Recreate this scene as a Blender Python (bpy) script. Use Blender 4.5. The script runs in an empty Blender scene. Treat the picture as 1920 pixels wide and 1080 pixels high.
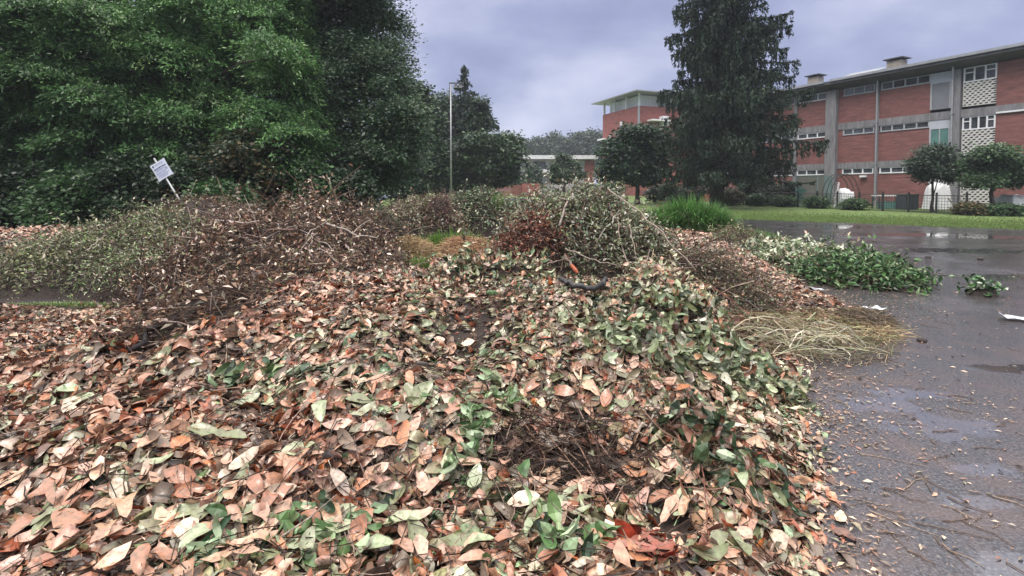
import bpy, math, random
import numpy as np
from mathutils import Vector
rad = math.radians
rng = np.random.default_rng(7)
random.seed(7)
SC = bpy.context.scene
COL = SC.collection

# ------------------------------------------------------------------ camera, sky, sun, exposure
EYE, FPX, PITCH = 1.65, 960.0, rad(2.0)
cam_d = bpy.data.cameras.new("camera")
cam = bpy.data.objects.new("camera", cam_d)
COL.objects.link(cam)
cam.location = (0, 0, EYE)
cam.rotation_euler = (rad(90) - PITCH, 0, 0)
cam_d.sensor_width = 36
cam_d.lens = 18
cam_d.shift_y = -151.5 / 1920
cam_d.clip_start = 0.05
cam_d.clip_end = 6000
SC.camera = cam
SC.view_settings.view_transform = 'Standard'
SC.view_settings.look = 'None'
SC.view_settings.exposure = 0.8
SC.view_settings.gamma = 1.0
SC.cycles.use_denoising = True
SC.cycles.denoising_prefilter = 'ACCURATE'
SC.cycles.max_bounces = 6
SC.cycles.diffuse_bounces = 2
SC.cycles.glossy_bounces = 3
SC.cycles.transmission_bounces = 3
SC.cycles.transparent_max_bounces = 6
SC.cycles.volume_bounces = 2
SC.cycles.caustics_reflective = False
SC.cycles.caustics_refractive = False

SUN_EL, SUN_AZ = rad(58), rad(215)      # azimuth clockwise from +Y: high, behind the camera's left shoulder
world = bpy.data.worlds.new("World")
SC.world = world
world.use_nodes = True


class NT:
    def __init__(self, tree):
        self.t = tree
        tree.nodes.clear()

    def n(self, typ, **kw):
        nd = self.t.nodes.new(typ)
        for k, v in kw.items():
            if k.startswith('i_'):
                key = k[2:].replace('_', ' ')
                nd.inputs[int(key) if key.isdigit() else key].default_value = v
            else:
                setattr(nd, k, v)
        return nd

    def l(self, a, ao, b, bi):
        self.t.links.new(a.outputs[ao], b.inputs[bi])

    def ramp(self, stops, interp='LINEAR'):
        nd = self.t.nodes.new('ShaderNodeValToRGB')
        nd.color_ramp.interpolation = interp
        e = nd.color_ramp.elements
        while len(e) < len(stops):
            e.new(0.5)
        for el, (p, c) in zip(e, stops):
            el.position = p
            el.color = (*c, 1) if len(c) == 3 else c
        return nd


def build_world():
    T = NT(world.node_tree)
    out = T.n('ShaderNodeOutputWorld')
    sky = T.n('ShaderNodeTexSky', sky_type='NISHITA', sun_disc=False, sun_elevation=SUN_EL, sun_rotation=SUN_AZ)
    bg1 = T.n('ShaderNodeBackground', i_Strength=0.07)
    T.l(sky, 0, bg1, 'Color')
    tc = T.n('ShaderNodeTexCoord')
    sep = T.n('ShaderNodeSeparateXYZ')
    T.l(tc, 'Generated', sep, 0)
    zc = T.n('ShaderNodeMath', operation='MAXIMUM', i_1=0.0)
    T.l(sep, 2, zc, 0)
    za = T.n('ShaderNodeMath', operation='ADD', i_1=0.42)
    T.l(zc, 0, za, 0)
    dx = T.n('ShaderNodeMath', operation='DIVIDE')
    dy = T.n('ShaderNodeMath', operation='DIVIDE')
    T.l(sep, 0, dx, 0); T.l(za, 0, dx, 1)
    T.l(sep, 1, dy, 0); T.l(za, 0, dy, 1)
    cb = T.n('ShaderNodeCombineXYZ', i_2=3.7)
    T.l(dx, 0, cb, 0); T.l(dy, 0, cb, 1)
    nz = T.n('ShaderNodeTexNoise', i_Scale=1.9, i_Detail=6.0, i_Roughness=0.5, i_Distortion=0.15)
    T.l(cb, 0, nz, 'Vector')
    rp = T.ramp([(0.33, (0.155, 0.175, 0.29)), (0.48, (0.225, 0.247, 0.385)), (0.66, (0.37, 0.385, 0.505))])
    T.l(nz, 'Fac', rp, 'Fac')
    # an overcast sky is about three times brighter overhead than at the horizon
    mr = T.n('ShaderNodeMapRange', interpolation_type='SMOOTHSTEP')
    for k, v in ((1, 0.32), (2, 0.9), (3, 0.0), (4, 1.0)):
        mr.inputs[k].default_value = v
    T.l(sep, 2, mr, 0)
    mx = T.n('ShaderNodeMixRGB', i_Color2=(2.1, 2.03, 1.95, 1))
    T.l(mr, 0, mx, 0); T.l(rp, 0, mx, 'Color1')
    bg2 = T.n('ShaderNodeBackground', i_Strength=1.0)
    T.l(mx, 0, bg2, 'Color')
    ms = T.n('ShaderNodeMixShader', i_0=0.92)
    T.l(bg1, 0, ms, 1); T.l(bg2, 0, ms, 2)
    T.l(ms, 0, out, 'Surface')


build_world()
sun_d = bpy.data.lights.new("sun", 'SUN')
sun_d.energy = 1.5
sun_d.angle = rad(25)
sun_d.color = (1.0, 0.93, 0.84)
sun = bpy.data.objects.new("sun", sun_d)
COL.objects.link(sun)
sd = Vector((math.sin(SUN_AZ) * math.cos(SUN_EL), math.cos(SUN_AZ) * math.cos(SUN_EL), math.sin(SUN_EL)))
sun.rotation_euler = sd.to_track_quat('Z', 'Y').to_euler()

# ------------------------------------------------------------------ pixel <-> world helpers (1920x1080 photograph)


def ray(px, py):
    x = (px - 960) / FPX
    y = -(py - 388.5) / FPX
    return np.array([x, y * math.sin(PITCH) + math.cos(PITCH), y * math.cos(PITCH) - math.sin(PITCH)])


def at(px, py, Y):
    d = ray(px, py)
    return np.array([0, 0, EYE]) + d * (Y / d[1])


def rise(x, y):
    return 0.011 * np.clip(np.asarray(y, float) - 32, 0, 60)


def sm(a, b, x):
    t = np.clip((np.asarray(x, float) - a) / (b - a), 0, 1)
    return t * t * (3 - 2 * t)


_ph = np.random.default_rng(3).uniform(0, 6.28, (8, 2))


def wav(x, y, s):
    r = 0
    for k in range(8):
        a = k * 2.39996
        f = s * (0.7 + 0.22 * k)
        r = r + np.sin((x * math.cos(a) + y * math.sin(a)) * f + _ph[k, 0]) / (1 + 0.25 * k)
    return r / 3.2


def edge(y):
    return np.interp(y, [0.5, 2.2, 2.9, 4.1, 5.2, 6.2, 7.0, 9.6, 12, 16, 18],
                     [0.5, 1.31, 1.72, 2.26, 2.78, 4.2, 4.65, 5.5, 6.3, 7.9, 7.9])


def mound_edge(y):
    return np.interp(y, [0.5, 2.2, 2.9, 4.1, 5.2, 6.2, 8, 12], [0.5, 1.31, 1.72, 2.26, 2.6, 2.8, 2.9, 2.9])


HOLLOW = [(0.32, 2.70, 0.42, 0.24, 0.24), (0.33, 3.2, 0.4, 0.18, 0.16), (-2.75, 4.0, 0.26, 0.35, 0.26), (-2.42, 4.4, 0.22, 0.3, 0.18), (-0.35, 4.1, 0.28, 0.6, 0.18), (0.75, 2.3, 0.12, 0.35, 0.10), (0.85, 6.15, 0.45, 0.3, 0.3), (-0.55, 2.5, 0.2, 0.2, 0.08), (-1.4, 3.0, 0.35, 0.16, 0.08), (0.9, 4.3, 0.3, 0.2, 0.12)]


def gau(x, y, cx, cy, rx, ry, h):
    d = ((x - cx) / rx) ** 2 + ((y - cy) / ry) ** 2
    return h * np.clip(1 - d, 0, 1) ** 0.8


def heap(x, y):
    """height of the leaf heaps over the asphalt"""
    x = np.asarray(x, float); y = np.asarray(y, float)
    e = edge(y) - x + 0.12 * wav(x, y, 2.5)
    fr = sm(0, 1.25, e)
    em = sm(0, 1.25, mound_edge(y) - x + 0.12 * wav(x, y, 2.5))
    z1 = 0.60 * sm(1.0, 4.9, y) * (1 - 0.62 * sm(5.6, 8.2, y)) * sm(-3.9, -2.95, x + 0.15 * wav(x, y, 2)) * em
    z2 = (0.13 - 0.07 * sm(2.3, 3.2, x)) * sm(0, 0.5, e) * (1 - sm(6.0, 6.7, y + 0.1 * x + 0.35) * (1 - sm(-3.4, -2.8, x)))
    z3 = 0.33 * sm(0, 1.6, e) * sm(6.2, 8.6, y) * (1 - sm(16, 18, y)) * sm(1.5, 3.0, x)
    z4 = 0.32 * sm(6.0, 7.5, y) * (1 - sm(10, 14, y)) * sm(-3.4, -2.4, x) * (1 - sm(2.5, 3.5, x))
    z5 = np.maximum(gau(x, y, -11.6, 12.6, 3.6, 2.2, 0.62), gau(x, y, -7.0, 11.2, 2.9, 1.7, 1.05))
    z = np.maximum.reduce([z1, z2, z3, z4, z5])
    z = z + gau(x, y, -2.3, 4.9, 0.8, 0.7, 0.08) + gau(x, y, -0.9, 3.6, 0.6, 1.3, 0.10) + gau(x, y, 1.2, 4.7, 0.9, 0.6, 0.10) + gau(x, y, 0.5, 1.9, 0.7, 0.5, 0.07)
    z = z + np.where(z > 0.02, (0.06 * wav(x - 7, y, 1.9) + 0.10 * wav(x, y, 3.6) + 0.055 * wav(y + 9, x, 8.5) + 0.02 * wav(x + 4, y, 19)) * np.clip(z / 0.2, 0, 1), 0)
    # hollow with bare twigs in the near heap
    for hx, hy, hrx, hry, hd in HOLLOW:
        z = z - hd * np.exp(-(((x - hx) / hrx) ** 2 + ((y - hy) / hry) ** 2))
    return np.maximum(z, 0)


def surf(x, y):
    return np.maximum(heap(x, y), rise(x, y))


def hit(px, py):
    d = ray(px, py)
    Y = np.linspace(0.9, 60, 12000)
    P = np.array([0, 0, EYE]) + d[None, :] * (Y / d[1])[:, None]
    below = P[:, 2] <= surf(P[:, 0], P[:, 1])
    i = int(np.argmax(below)) if below.any() else len(Y) - 1
    return P[i]


# ------------------------------------------------------------------ mesh helpers
class MB:
    def __init__(self):
        self.v, self.f, self.c, self.nv, self.mi = [], {}, [], 0, {}

    def add(self, V, F, c=(0.5, 0.5, 0.5)):
        V = np.asarray(V, float).reshape(-1, 3)
        F = np.asarray(F, int)
        if len(V) == 0:
            return
        self.f.setdefault(F.shape[1], []).append(F + self.nv)
        self.v.append(V)
        c = np.asarray(c, float)
        if c.ndim == 1:
            c = np.tile(c, (len(V), 1))
        self.c.append(c)
        self.nv += len(V)

    def box(self, x0, x1, y0, y1, z0, z1, c=(0.5, 0.5, 0.5)):
        V = [(x, y, z) for z in (z0, z1) for y in (y0, y1) for x in (x0, x1)]
        F = [(0, 2, 3, 1), (4, 5, 7, 6), (0, 1, 5, 4), (2, 6, 7, 3), (1, 3, 7, 5), (0, 4, 6, 2)]
        self.add(V, F, c)

    def poly(self, pts, c=(0.5, 0.5, 0.5)):
        self.add(pts, [list(range(len(pts)))], c)

    def build(self, name, mat, parent=None, smooth=False, loc=None):
        me = bpy.data.meshes.new(name)
        if self.nv:
            V = np.concatenate(self.v)
            C = np.concatenate(self.c)
            loops, tot = [], []
            for k, fl in self.f.items():
                a = np.concatenate(fl)
                loops.append(a.ravel()); tot.append(np.full(len(a), k))
            loops = np.concatenate(loops); tot = np.concatenate(tot)
            me.vertices.add(len(V)); me.vertices.foreach_set('co', V.astype(np.float32).ravel())
            me.loops.add(len(loops)); me.loops.foreach_set('vertex_index', loops.astype(np.int32))
            me.polygons.add(len(tot))
            st = np.concatenate([[0], np.cumsum(tot)[:-1]])
            me.polygons.foreach_set('loop_start', st.astype(np.int32))
            me.polygons.foreach_set('loop_total', tot.astype(np.int32))
            me.polygons.foreach_set('use_smooth', np.full(len(tot), smooth))
            at_ = me.attributes.new('Col', 'FLOAT_COLOR', 'POINT')
            at_.data.foreach_set('color', np.c_[C, np.ones(len(C))].astype(np.float32).ravel())
            me.update(calc_edges=True)
            me.validate()
        me.materials.append(mat)
        o = bpy.data.objects.new(name, me)
        COL.objects.link(o)
        if parent is not None:
            o.parent = parent
        if loc is not None:
            o.location = loc
        return o


def tag(o, label, cat, group=None, kind=None):
    o['label'] = label
    o['category'] = cat
    if group:
        o['group'] = group
    if kind:
        o['kind'] = kind
    return o


def thing(name, label, cat, loc=(0, 0, 0), rz=0, group=None):
    o = bpy.data.objects.new(name, None)
    o.empty_display_size = 0.2
    COL.objects.link(o)
    o.location = loc
    o.rotation_euler = (0, 0, rz)
    return tag(o, label, cat, group)


def kind(o, k, label=None):
    o['kind'] = k
    if label:
        o['label'] = label
    return o


def unit(a):
    return a / np.maximum(np.linalg.norm(a, axis=-1, keepdims=True), 1e-9)


rc = np.random.default_rng(99)


def leaves(mb, P, T, N, L, W, C, lod=1, fold=0.25, curl=0.2):
    """P base points, T direction, N normal: lod 0 = 11 verts with midrib fold and curl, lod 1 = folded rhomb, lod 2 = flat quad"""
    n = len(P)
    if n == 0:
        return
    T = unit(T); B = unit(np.cross(N, T)); Nn = np.cross(T, B)
    L = np.broadcast_to(np.asarray(L, float), (n,))[:, None]
    W = np.broadcast_to(np.asarray(W, float), (n,))[:, None]
    fold = np.broadcast_to(np.asarray(fold, float), (n,))[:, None]
    curl = np.broadcast_to(np.asarray(curl, float), (n,))[:, None]
    C = np.broadcast_to(np.asarray(C, float), (n, 3))
    if lod == 0:
        vs, cs = [], []
        tw = 0.8 * np.sin(np.arange(n) * 1.7)[:, None]
        for t, w in ((0.0, 0), (0.13, 0.56), (0.38, 0.97), (0.66, 0.96), (0.9, 0.52), (1.0, 0)):
            ctr = P + T * L * (t - 0.5) + Nn * L * curl * (4 * (t - 0.5) ** 2 - 0.4)
            if w == 0:
                vs.append(ctr); cs.append(C * 0.9)
            else:
                hw = W * 0.5 * w * (1 + rc.normal(0, 0.12, (n, 1)))
                j1, j2, j3 = (Nn * L * rc.normal(0, 0.032, (n, 1)) for _ in range(3))
                tt = tw * (t - 0.5)
                vs.append(ctr - B * hw + Nn * hw * (fold * 1.6 - tt) + j1); cs.append(C * 0.94)
                vs.append(ctr + j3 * 0.6); cs.append(C * 1.12)
                vs.append(ctr + B * hw + Nn * hw * (fold * 1.6 + tt) + j2); cs.append(C * 1.0)
        V = np.stack(vs, 1).reshape(-1, 3); CC = np.stack(cs, 1).reshape(-1, 3)
        b = (np.arange(n) * 14)[:, None]
        tri = np.concatenate([b + [0, 2, 1], b + [0, 3, 2], b + [10, 11, 13], b + [11, 12, 13]])
        q = np.concatenate([b + [k + i, k + i + 1, k + i + 4, k + i + 3] for k in (1, 4, 7) for i in (0, 1)])
        mb.v.append(V); mb.c.append(CC)
        mb.f.setdefault(3, []).append(tri + mb.nv)
        mb.f.setdefault(4, []).append(q + mb.nv)
        mb.nv += len(V)
    elif lod == 1:
        a = P - T * L * 0.5; d = P + T * L * 0.5 - Nn * L * curl * 0.5
        m1 = P + B * W * 0.5 + Nn * W * fold * 0.5; m2 = P - B * W * 0.5 + Nn * W * fold * 0.5
        V = np.stack([a, m1, d, m2], 1).reshape(-1, 3)
        b = (np.arange(n) * 4)[:, None]
        mb.add(V, np.concatenate([b + [0, 1, 2], b + [0, 2, 3]]), np.repeat(C, 4, 0))
    else:
        a = P - T * L * 0.5; d = P + T * L * 0.5
        V = np.stack([a, P + B * W * 0.5, d, P - B * W * 0.5], 1).reshape(-1, 3)
        b = (np.arange(n) * 4)[:, None]
        mb.add(V, b + [0, 1, 2, 3], np.repeat(C, 4, 0))


def tubes(mb, P, R, C=(0.1, 0.07, 0.05), sides=4):
    """P (n,k,3) paths, R (n,k) radii"""
    P = np.asarray(P, float); n, k, _ = P.shape
    R = np.broadcast_to(np.asarray(R, float), (n, k))
    Tn = np.gradient(P, axis=1) if k > 2 else np.repeat((P[:, 1:] - P[:, :1]), 2, 1)
    Tn = unit(Tn)
    ref = np.where(np.abs(Tn[:, :1, 2:3]) > 0.8, np.array([1.0, 0, 0]), np.array([0, 0, 1.0]))
    A = unit(np.cross(Tn, np.broadcast_to(ref, Tn.shape))); B = np.cross(Tn, A)
    ang = np.arange(sides) / sides * 2 * math.pi
    V = P[:, :, None] + R[:, :, None, None] * (A[:, :, None] * np.cos(ang)[None, None, :, None] + B[:, :, None] * np.sin(ang)[None, None, :, None])
    C = np.asarray(C, float)
    if C.ndim == 1:
        C = np.tile(C, (n, 1))
    CC = np.repeat(C, k * sides, 0)
    idx = np.arange(n * k * sides).reshape(n, k, sides)
    a = idx[:, :-1]; b = idx[:, 1:]
    q = np.stack([a, np.roll(a, -1, 2), np.roll(b, -1, 2), b], -1).reshape(-1, 4)
    caps = np.concatenate([idx[:, 0, ::-1], idx[:, -1]])
    base = mb.nv
    mb.add(V.reshape(-1, 3), q, CC)
    mb.f.setdefault(sides, []).append(caps + base)


def spline(pts, k):
    pts = np.asarray(pts, float)
    t = np.linspace(0, len(pts) - 1, k)
    out = np.empty((k, 3))
    for i, tt in enumerate(t):
        j = min(int(tt), len(pts) - 2); f = tt - j
        p0 = pts[max(j - 1, 0)]; p1 = pts[j]; p2 = pts[j + 1]; p3 = pts[min(j + 2, len(pts) - 1)]
        out[i] = 0.5 * ((2 * p1) + (p2 - p0) * f + (2 * p0 - 5 * p1 + 4 * p2 - p3) * f * f + (3 * p1 - p0 - 3 * p2 + p3) * f ** 3)
    return out


def pick(cols, n, r=rng, jit=0.25):
    """cols: list of (weight, (r,g,b)); per-item colour with natural variation"""
    w = np.array([c[0] for c in cols], float); w /= w.sum()
    c = np.array([c[1] for c in cols])[r.choice(len(cols), n, p=w)]
    return c * r.uniform(1 - jit, 1 + jit, (n, 1)) * r.uniform(0.93, 1.07, (n, 3))


# ------------------------------------------------------------------ materials
def new_mat(name):
    m = bpy.data.materials.new(name)
    m.use_nodes = True
    return m, NT(m.node_tree)


def mat_attr(name, rough=0.6, spec=0.4, mottle=(0.7, 1.2), scale=40.0, trans=0.0, under=None, bump=0.0, detail=3.0):
    m, T = new_mat(name)
    out = T.n('ShaderNodeOutputMaterial')
    bs = T.n('ShaderNodeBsdfPrincipled', i_Roughness=rough)
    bs.inputs['Specular IOR Level'].default_value = spec
    a = T.n('ShaderNodeAttribute', attribute_name='Col')
    g = T.n('ShaderNodeNewGeometry')
    nz = T.n('ShaderNodeTexNoise', i_Scale=scale, i_Detail=detail)
    T.l(g, 'Position', nz, 'Vector')
    rp = T.ramp([(0.30, (mottle[0] * 0.6,) * 3), (0.40, (mottle[0] * 1.25,) * 3), (0.68, (mottle[1],) * 3)])
    T.l(nz, 'Fac', rp, 'Fac')
    mu = T.n('ShaderNodeMixRGB', blend_type='MULTIPLY', i_0=1.0)
    T.l(a, 'Color', mu, 'Color1'); T.l(rp, 0, mu, 'Color2')
    last = mu
    if under:      # the underside of a leaf is paler
        mx = T.n('ShaderNodeMixRGB', i_Color2=(*under, 1))
        mm = T.n('ShaderNodeMath', operation='MULTIPLY', i_1=0.28)
        T.l(g, 'Backfacing', mm, 0); T.l(mm, 0, mx, 0); T.l(last, 0, mx, 'Color1')
        last = mx
    T.l(last, 0, bs, 'Base Color')
    if bump:
        bp = T.n('ShaderNodeBump', i_Strength=bump, i_Distance=0.01)
        T.l(nz, 'Fac', bp, 'Height'); T.l(bp, 0, bs, 'Normal')
    if trans:
        tr = T.n('ShaderNodeBsdfTranslucent')
        T.l(last, 0, tr, 'Color')
        ms = T.n('ShaderNodeMixShader', i_0=trans)
        T.l(bs, 0, ms, 1); T.l(tr, 0, ms, 2); T.l(ms, 0, out, 0)
    else:
        T.l(bs, 0, out, 0)
    return m


def mat_plain(name, col, rough=0.6, spec=0.4, var=0.25, scale=6.0, metal=0.0, stretch=(1, 1, 1), bump=0.0):
    m, T = new_mat(name)
    out = T.n('ShaderNodeOutputMaterial')
    bs = T.n('ShaderNodeBsdfPrincipled', i_Roughness=rough, i_Metallic=metal)
    bs.inputs['Specular IOR Level'].default_value = spec
    tc = T.n('ShaderNodeTexCoord')
    mp = T.n('ShaderNodeMapping'); mp.inputs['Scale'].default_value = stretch
    nz = T.n('ShaderNodeTexNoise', i_Scale=scale, i_Detail=5.0, i_Roughness=0.65)
    T.l(tc, 'Object', mp, 0); T.l(mp, 0, nz, 'Vector')
    lo = tuple(c * (1 - var) for c in col); hi = tuple(min(1, c * (1 + var)) for c in col)
    rp = T.ramp([(0.3, lo), (0.7, hi)])
    T.l(nz, 'Fac', rp, 'Fac'); T.l(rp, 0, bs, 'Base Color')
    if bump:
        bp = T.n('ShaderNodeBump', i_Strength=bump, i_Distance=0.02)
        T.l(nz, 'Fac', bp, 'Height'); T.l(bp, 0, bs, 'Normal')
    T.l(bs, 0, out, 0)
    return m


def mat_brick(name, c1, c2, mortar):
    m, T = new_mat(name)
    out = T.n('ShaderNodeOutputMaterial')
    bs = T.n('ShaderNodeBsdfPrincipled', i_Roughness=0.75)
    tc = T.n('ShaderNodeTexCoord')
    sp = T.n('ShaderNodeSeparateXYZ'); T.l(tc, 'Object', sp, 0)
    ad = T.n('ShaderNodeMath', operation='ADD'); T.l(sp, 0, ad, 0); T.l(sp, 1, ad, 1)
    cb = T.n('ShaderNodeCombineXYZ'); T.l(ad, 0, cb, 0); T.l(sp, 2, cb, 1)
    br = T.n('ShaderNodeTexBrick', i_Color1=(*c1, 1), i_Color2=(*c2, 1), i_Mortar=(*mortar, 1), i_Scale=1.0)
    br.inputs['Brick Width'].default_value = 0.26
    br.inputs['Row Height'].default_value = 0.085
    br.inputs['Mortar Size'].default_value = 0.008
    T.l(cb, 0, br, 'Vector')
    mp = T.n('ShaderNodeMapping'); mp.inputs['Scale'].default_value = (0.5, 0.5, 3.2)
    T.l(tc, 'Object', mp, 0)
    nz = T.n('ShaderNodeTexNoise', i_Scale=1.6, i_Detail=6.0, i_Roughness=0.7); T.l(mp, 0, nz, 'Vector')
    rp = T.ramp([(0.28, (0.55, 0.55, 0.58)), (0.72, (1.35, 1.3, 1.27))]); T.l(nz, 'Fac', rp, 'Fac')
    mu = T.n('ShaderNodeMixRGB', blend_type='MULTIPLY', i_0=1.0)
    T.l(br, 'Color', mu, 'Color1'); T.l(rp, 0, mu, 'Color2'); T.l(mu, 0, bs, 'Base Color')
    T.l(bs, 0, out, 0)
    return m


def mat_asphalt():
    m, T = new_mat('wet_asphalt')
    out = T.n('ShaderNodeOutputMaterial')
    bs = T.n('ShaderNodeBsdfPrincipled')
    g = T.n('ShaderNodeNewGeometry')
    fine = T.n('ShaderNodeTexNoise', i_Scale=55.0, i_Detail=4.0, i_Roughness=0.7); T.l(g, 'Position', fine, 'Vector')
    big = T.n('ShaderNodeTexNoise', i_Scale=0.55, i_Detail=6.0, i_Roughness=0.6); T.l(g, 'Position', big, 'Vector')
    mid = T.n('ShaderNodeTexNoise', i_Scale=2.2, i_Detail=6.0, i_Roughness=0.68, i_Distortion=0.6); T.l(g, 'Position', mid, 'Vector')
    r1 = T.ramp([(0.34, (0.014, 0.0135, 0.016)), (0.5, (0.042, 0.0405, 0.046)), (0.68, (0.125, 0.121, 0.13))]); T.l(fine, 'Fac', r1, 'Fac')
    r2 = T.ramp([(0.44, (0, 0, 0)), (0.66, (1, 1, 1))]); T.l(mid, 'Fac', r2, 'Fac')
    # brown tannin and mud washed out of the heaps
    sp = T.n('ShaderNodeSeparateXYZ'); T.l(g, 'Position', sp, 0)
    mr = T.n('ShaderNodeMapRange')
    for k, v in ((1, 1.5), (2, 9.5), (3, 0.6), (4, 0.0)):
        mr.inputs[k].default_value = v
    T.l(sp, 0, mr, 0)
    mm = T.n('ShaderNodeMath', operation='MULTIPLY'); T.l(r2, 0, mm, 0); T.l(mr, 0, mm, 1)
    mx = T.n('ShaderNodeMixRGB', i_Color2=(0.115, 0.074, 0.06, 1)); T.l(mm, 0, mx, 0); T.l(r1, 0, mx, 'Color1')
    T.l(mx, 0, bs, 'Base Color')
    rr = T.ramp([(0.38, (0.06,) * 3), (0.54, (0.17,) * 3), (0.72, (0.36,) * 3)]); T.l(big, 'Fac', rr, 'Fac')
    # shallow standing water: soft-edged pools where the tarmac dips
    wv = T.n('ShaderNodeTexNoise', i_Scale=3.5, i_Detail=4.0, i_Roughness=0.6); T.l(g, 'Position', wv, 'Vector')
    acc = None
    for px_, py_, rx_, ry_ in ((1712, 740, 0.30, 0.13), (1765, 803, 0.36, 0.20), (1628, 758, 0.34, 0.15), (1815, 942, 0.2, 0.08), (1890, 1062, 0.22, 0.10), (1880, 690, 0.5, 0.16), (1510, 785, 0.16, 0.09), (1850, 880, 0.16, 0.08),
                               (1800, 470, 1.8, 0.7), (1700, 440, 3.2, 0.8), (1880, 520, 1.0, 0.35), (1860, 445, 2.0, 0.8), (1560, 425, 2.4, 1.2)):
        d_ = ray(px_, py_); q_ = -EYE / d_[2]
        mp = T.n('ShaderNodeMapping', vector_type='TEXTURE')
        mp.inputs['Location'].default_value = (d_[0] * q_, d_[1] * q_, 0)
        mp.inputs['Scale'].default_value = (rx_, ry_, 1)
        T.l(g, 'Position', mp, 0)
        ln = T.n('ShaderNodeVectorMath', operation='LENGTH'); T.l(mp, 0, ln, 0)
        if acc is None:
            acc = (ln, 1)
        else:
            mn = T.n('ShaderNodeMath', operation='MINIMUM')
            T.l(acc[0], acc[1], mn, 0); T.l(ln, 'Value', mn, 1)
            acc = (mn, 0)
    ad = T.n('ShaderNodeMath', operation='MULTIPLY_ADD', i_1=3.2, i_2=-1.6); T.l(wv, 'Fac', ad, 0)
    sb = T.n('ShaderNodeMath', operation='ADD'); T.l(acc[0], acc[1], sb, 0); T.l(ad, 0, sb, 1)
    pm = T.n('ShaderNodeMapRange', interpolation_type='SMOOTHSTEP')
    for k, v in ((1, 1.1), (2, 0.7), (3, 0.0), (4, 1.0)):
        pm.inputs[k].default_value = v
    T.l(sb, 0, pm, 0)
    rm = T.n('ShaderNodeMixRGB', i_Color2=(0.03, 0.03, 0.03, 1)); T.l(pm, 0, rm, 0); T.l(rr, 0, rm, 'Color1')
    T.l(rm, 0, bs, 'Roughness')
    io = T.n('ShaderNodeMapRange')
    for k, v in ((1, 0.0), (2, 1.0), (3, 1.5), (4, 2.2)):
        io.inputs[k].default_value = v
    T.l(pm, 0, io, 0); T.l(io, 0, bs, 'IOR')
    bsf = T.n('ShaderNodeMapRange')
    for k, v in ((1, 0.0), (2, 1.0), (3, 0.5), (4, 0.0)):
        bsf.inputs[k].default_value = v
    T.l(pm, 0, bsf, 0)
    bs.inputs['Specular IOR Level'].default_value = 0.75
    bp = T.n('ShaderNodeBump', i_Strength=0.5, i_Distance=0.006); T.l(fine, 'Fac', bp, 'Height'); T.l(bsf, 0, bp, 'Strength'); T.l(bp, 0, bs, 'Normal')
    T.l(bs, 0, out, 0)
    return m


def mat_ground():
    m, T = new_mat('lawn_soil')
    out = T.n('ShaderNodeOutputMaterial')
    bs = T.n('ShaderNodeBsdfPrincipled', i_Roughness=0.85)
    g = T.n('ShaderNodeNewGeometry')
    a = T.n('ShaderNodeTexNoise', i_Scale=0.35, i_Detail=7.0, i_Roughness=0.7); T.l(g, 'Position', a, 'Vector')
    b = T.n('ShaderNodeTexNoise', i_Scale=9.0, i_Detail=5.0, i_Roughness=0.75); T.l(g, 'Position', b, 'Vector')
    r1 = T.ramp([(0.3, (0.065, 0.12, 0.028)), (0.5, (0.105, 0.165, 0.04)), (0.75, (0.15, 0.175, 0.06))]); T.l(a, 'Fac', r1, 'Fac')
    r2 = T.ramp([(0.3, (0.55,) * 3), (0.7, (1.3,) * 3)]); T.l(b, 'Fac', r2, 'Fac')
    mu = T.n('ShaderNodeMixRGB', blend_type='MULTIPLY', i_0=1.0)
    T.l(r1, 0, mu, 'Color1'); T.l(r2, 0, mu, 'Color2'); T.l(mu, 0, bs, 'Base Color')
    T.l(bs, 0, out, 0)
    return m


M = {}
M['dead'] = mat_attr('wet_fallen_leaf', rough=0.27, spec=0.6, mottle=(0.5, 1.25), scale=45, under=(0.46, 0.35, 0.26), bump=0.25)
M['deadfar'] = mat_attr('fallen_leaf_distant', rough=0.5, spec=0.4, mottle=(0.7, 1.2), scale=20)
M['brushleaf'] = mat_attr('wilted_leaf', rough=0.33, spec=0.5, mottle=(0.7, 1.25), scale=14, trans=0.1)
M['twig'] = mat_attr('twig_bark', rough=0.7, spec=0.3, mottle=(0.55, 1.35), scale=60, bump=0.3)
M['foliage'] = mat_attr('tree_foliage', rough=0.4, spec=0.5, mottle=(0.75, 1.2), scale=1.6, trans=0.3)
M['needle'] = mat_attr('needle_foliage', rough=0.6, spec=0.3, mottle=(0.75, 1.2), scale=1.6, trans=0.08)
M['bark'] = mat_attr('tree_bark', rough=0.9, spec=0.2, mottle=(0.5, 1.4), scale=9, bump=0.6)
M['grass'] = mat_attr('grass_blade', rough=0.5, spec=0.4, mottle=(0.75, 1.2), scale=3, trans=0.25)
M['straw'] = mat_attr('straw', rough=0.6, spec=0.3, mottle=(0.7, 1.2), scale=20)
M['litter'] = mat_plain('packed_litter', (0.03, 0.02, 0.016), rough=0.75, var=0.5, scale=18, bump=0.8)  # near-black colour stands in for shade in leaf gaps and hollows
M['packed'] = mat_plain('packed_brush', (0.03, 0.022, 0.018), rough=0.85, var=0.5, scale=22, bump=0.8)  # pile core coloured dark so the gaps between twigs look shaded
M['asphalt'] = mat_asphalt()
M['ground'] = mat_ground()
M['brick'] = mat_brick('red_brick', (0.225, 0.082, 0.073), (0.17, 0.061, 0.057), (0.18, 0.115, 0.108))
M['brickfar'] = mat_brick('red_brick_tower', (0.27, 0.075, 0.066), (0.23, 0.066, 0.06), (0.25, 0.12, 0.1))
M['concrete'] = mat_plain('weathered_concrete', (0.185, 0.182, 0.195), rough=0.8, var=0.38, scale=2.0, stretch=(2.5, 2.5, 0.35))
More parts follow.
